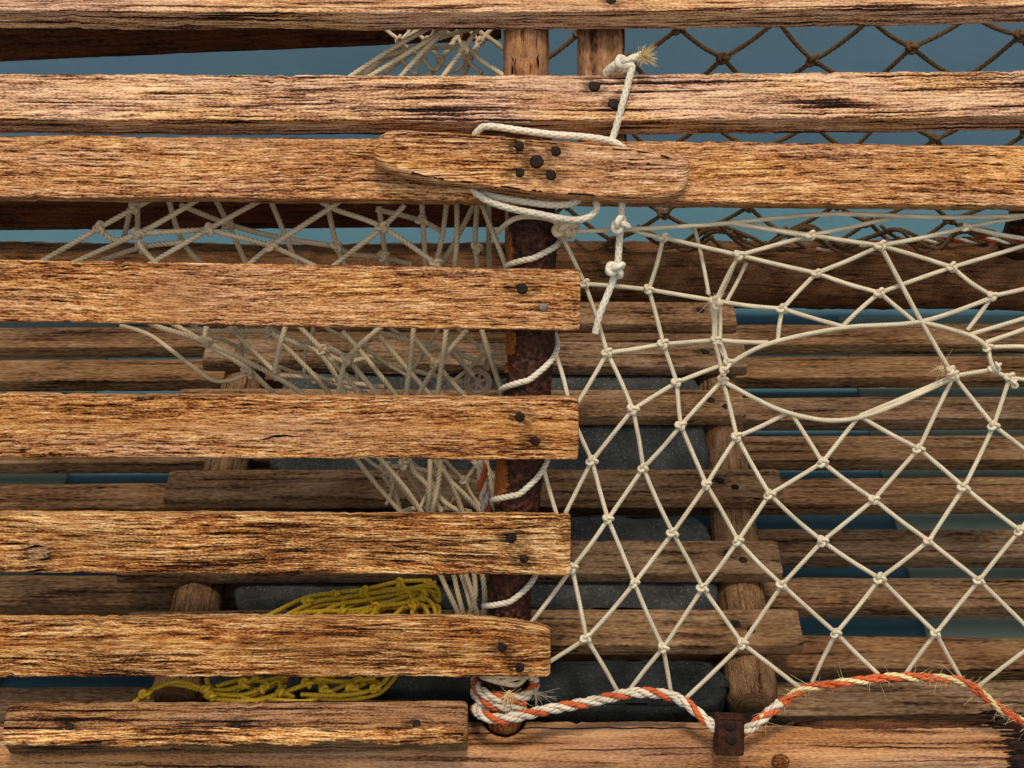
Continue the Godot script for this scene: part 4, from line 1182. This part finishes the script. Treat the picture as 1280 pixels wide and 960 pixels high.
func build_back_net() -> void:
	var net := thing("back_net", "dark brown diamond-mesh net across the back of the trap, right of the bow", "net")
	# diamonds laid out on the back wall itself
	var n := back_normal()
	var up := n.cross(Vector3.RIGHT).normalized()
	var o := back(902, 72)
	var sx := back(1022, 72).x - o.x
	var sy := 0.032
	var grid := {}
	for j in range(-2, 8):
		for i in range(-3, 5):
			var x := (i + (0.5 if posmod(j, 2) == 1 else 0.0)) * sx + rng.randf_range(-0.006, 0.006)
			var y := -j * sy + rng.randf_range(-0.005, 0.005) + 0.004 * i
			grid[Vector2i(i, j)] = o + Vector3.RIGHT * x + up * y + n * rng.randf_range(-0.006, 0.006)
	var kn := knot_mesh(0.0019, 1)
	for g in grid:
		var p: Vector3 = grid[g]
		if p.x > 0.44 or p.x < 0.03: continue
		put("knot", kn, mats.tarred, net, Transform3D(Basis(n, rng.randf() * TAU), p))
		for d in 2:
			var e := Vector2i(g.x + d - (0 if posmod(g.y, 2) == 1 else 1), g.y + 1)
			if grid.has(e) and grid[e].x < 0.46 and grid[e].x > 0.0:
				var m: Vector3 = (p + grid[e]) * 0.5 + Vector3(0, -0.002, 0)
				put("twine", twine_mesh(PackedVector3Array([p, m, grid[e]]), 0.0019, 3, 9, 0.0018), mats.tarred, net)
	var rope := thing("back_rope", "faded red and white rope on the back sill behind the white net", "rope")
	var pts := PackedVector3Array()
	for q in [[1020, 312], [1050, 308], [1080, 305], [1150, 301], [1220, 300], [1280, 302], [1330, 303]]: pts.append(back(q[0], q[1], 0.02))
	laid_rope(rope, pts, 0.0028, [mats.white, mats.red, mats.tarred], 0.03)
	var heap := thing("sill_net", "brown net bunched up along the back sill behind the white net", "net")
	for k in 14:
		var p := PackedVector3Array()
		var x := 715.0 + k * 38.0
		for i in 5: p.append(back(x + i * 34 + rng.randf_range(-8, 8), 298 + 14 * sin(i * 1.9 + k * 2.3) + rng.randf_range(-5, 5), 0.012 + rng.randf_range(0.0, 0.02)))
		put("twine", twine_mesh(p, 0.0017, 3, 9, 0.0018), mats.tarred, heap)

func build_setting() -> void:
	var g := put("floor", grid_sheet(8.0), mats.ground)
	g.set_meta("kind", "structure")
	# blue painted board the trap stands on, and the blue wall behind it
	var board := put("base_board", board_mesh(Vector3(2.2, 0.010, 1.0)), mats.panel, self, Transform3D(Basis(), Vector3(-0.03, 0.005, -0.895)))
	board.set_meta("kind", "structure")
	board.set_meta("label", "blue painted board under the trap")
	for side in [-1, 1]:
		var pale := put("floor_panel", board_mesh(Vector3(0.6, 0.004, 0.66)), mats.pale, self, Transform3D(Basis(), Vector3(-0.03 + side * (0.3285 + 0.3), 0.0121, -0.80)))
		pale.set_meta("kind", "structure")
		pale.set_meta("label", "pale grey-green panel under the %s end of the trap" % ["left", "right"][(side + 1) / 2])
	var wall := put("wall", board_mesh(Vector3(6.0, 1.6, 0.05)), mats.wall, self, Transform3D(Basis(), Vector3(0, 0.8, -1.445)))
	wall.set_meta("kind", "structure")
	# stone ballast under the tray laths
	var k := 0
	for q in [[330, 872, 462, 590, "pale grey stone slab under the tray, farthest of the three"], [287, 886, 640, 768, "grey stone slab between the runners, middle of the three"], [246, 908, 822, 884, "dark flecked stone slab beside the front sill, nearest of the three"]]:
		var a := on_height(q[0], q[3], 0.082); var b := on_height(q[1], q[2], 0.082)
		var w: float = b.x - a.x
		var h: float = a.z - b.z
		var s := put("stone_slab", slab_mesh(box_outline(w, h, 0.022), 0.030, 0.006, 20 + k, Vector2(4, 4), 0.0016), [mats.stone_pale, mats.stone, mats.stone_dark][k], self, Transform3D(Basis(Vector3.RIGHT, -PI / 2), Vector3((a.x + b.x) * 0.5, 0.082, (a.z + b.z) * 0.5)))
		tag(s, q[4], "stone slab", "stone slabs weighting the trap")
		k += 1

func board_mesh(size: Vector3) -> BoxMesh:
	var m := BoxMesh.new()
	m.size = size
	return m

func grid_sheet(size: float) -> ArrayMesh:
	var h := size * 0.5
	return finish(PackedVector3Array([Vector3(-h, 0, -h), Vector3(h, 0, -h), Vector3(h, 0, h), Vector3(-h, 0, h)]), PackedVector2Array([Vector2(0, 0), Vector2(1, 0), Vector2(1, 1), Vector2(0, 1)]), PackedInt32Array([0, 1, 2, 0, 2, 3]))

func _ready() -> void:
	# ---------------- camera
	var cam := Camera3D.new()
	cam.name = "camera"
	cam.fov = 2.0 * rad_to_deg(atan(480.0 / FOCAL))
	cam.near = 0.05
	cam.far = 60.0
	cam.position = EYE
	cam.rotation_degrees = Vector3(-PITCH, 0, 0)
	add_child(cam)
	fwd = -cam.basis.z
	down = -cam.basis.y
	# ---------------- sky, sun, exposure
	var env := Environment.new()
	env.background_mode = Environment.BG_SKY
	var sky := Sky.new()
	var sm := ProceduralSkyMaterial.new()
	sm.sky_top_color = Color(0.92, 0.915, 0.90)
	sm.sky_horizon_color = Color(0.47, 0.47, 0.46)
	sm.sky_curve = 0.35
	sm.ground_bottom_color = Color(0.3, 0.29, 0.28)
	sm.ground_horizon_color = Color(0.32, 0.32, 0.31)
	sm.sun_angle_max = 20.0
	sky.sky_material = sm
	env.sky = sky
	env.background_energy_multiplier = 0.98
	env.tonemap_mode = Environment.TONE_MAPPER_LINEAR
	env.tonemap_exposure = 1.36
	env.sdfgi_enabled = true
	env.ssao_enabled = true
	env.ssil_enabled = true
	var we := WorldEnvironment.new()
	we.name = "world_environment"
	we.environment = env
	add_child(we)
	var sun := DirectionalLight3D.new()
	sun.name = "sun"
	sun.light_energy = 0.5
	sun.light_color = Color(1.0, 0.94, 0.84)
	sun.light_angular_distance = 10.0
	sun.shadow_enabled = true
	sun.rotation_degrees = Vector3(-86, 30, 0)
	add_child(sun)
	# ---------------- stuff
	rng.seed = 20240
	noise.seed = 4
	noise.frequency = 0.02
	noise.noise_type = FastNoiseLite.TYPE_SIMPLEX_SMOOTH
	noise.fractal_type = FastNoiseLite.FRACTAL_FBM
	noise.fractal_octaves = 3
	make_materials()
	mats.dark_log = wood_like(mats.log, Vector3(0.5, 3.0, 1))
	mats.runner = wood_like(mats.dull, Vector3(0.4, 2.0, 1))
	mats.dull_warm = mats.dull.duplicate(); mats.dull_warm.albedo_color = Color(0.9, 0.82, 0.74)
	mats.dull_grey = mats.dull.duplicate(); mats.dull_grey.albedo_color = Color(0.86, 0.83, 0.81)
	mats.tray = mats.dull.duplicate(); mats.tray.albedo_color = Color(0.94, 0.88, 0.82)
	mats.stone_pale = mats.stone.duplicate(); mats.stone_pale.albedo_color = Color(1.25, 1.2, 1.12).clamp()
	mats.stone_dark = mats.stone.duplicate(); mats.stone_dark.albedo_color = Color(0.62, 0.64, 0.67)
	make_nails()
	make_stain()
	build_setting()
	build_trap()
	build_front_net()
	build_funnel()
	build_ropes()
	build_back_net()

func wood_like(m: StandardMaterial3D, k: Vector3) -> StandardMaterial3D:
	var d: StandardMaterial3D = m.duplicate()
	d.uv1_scale = k
	return d
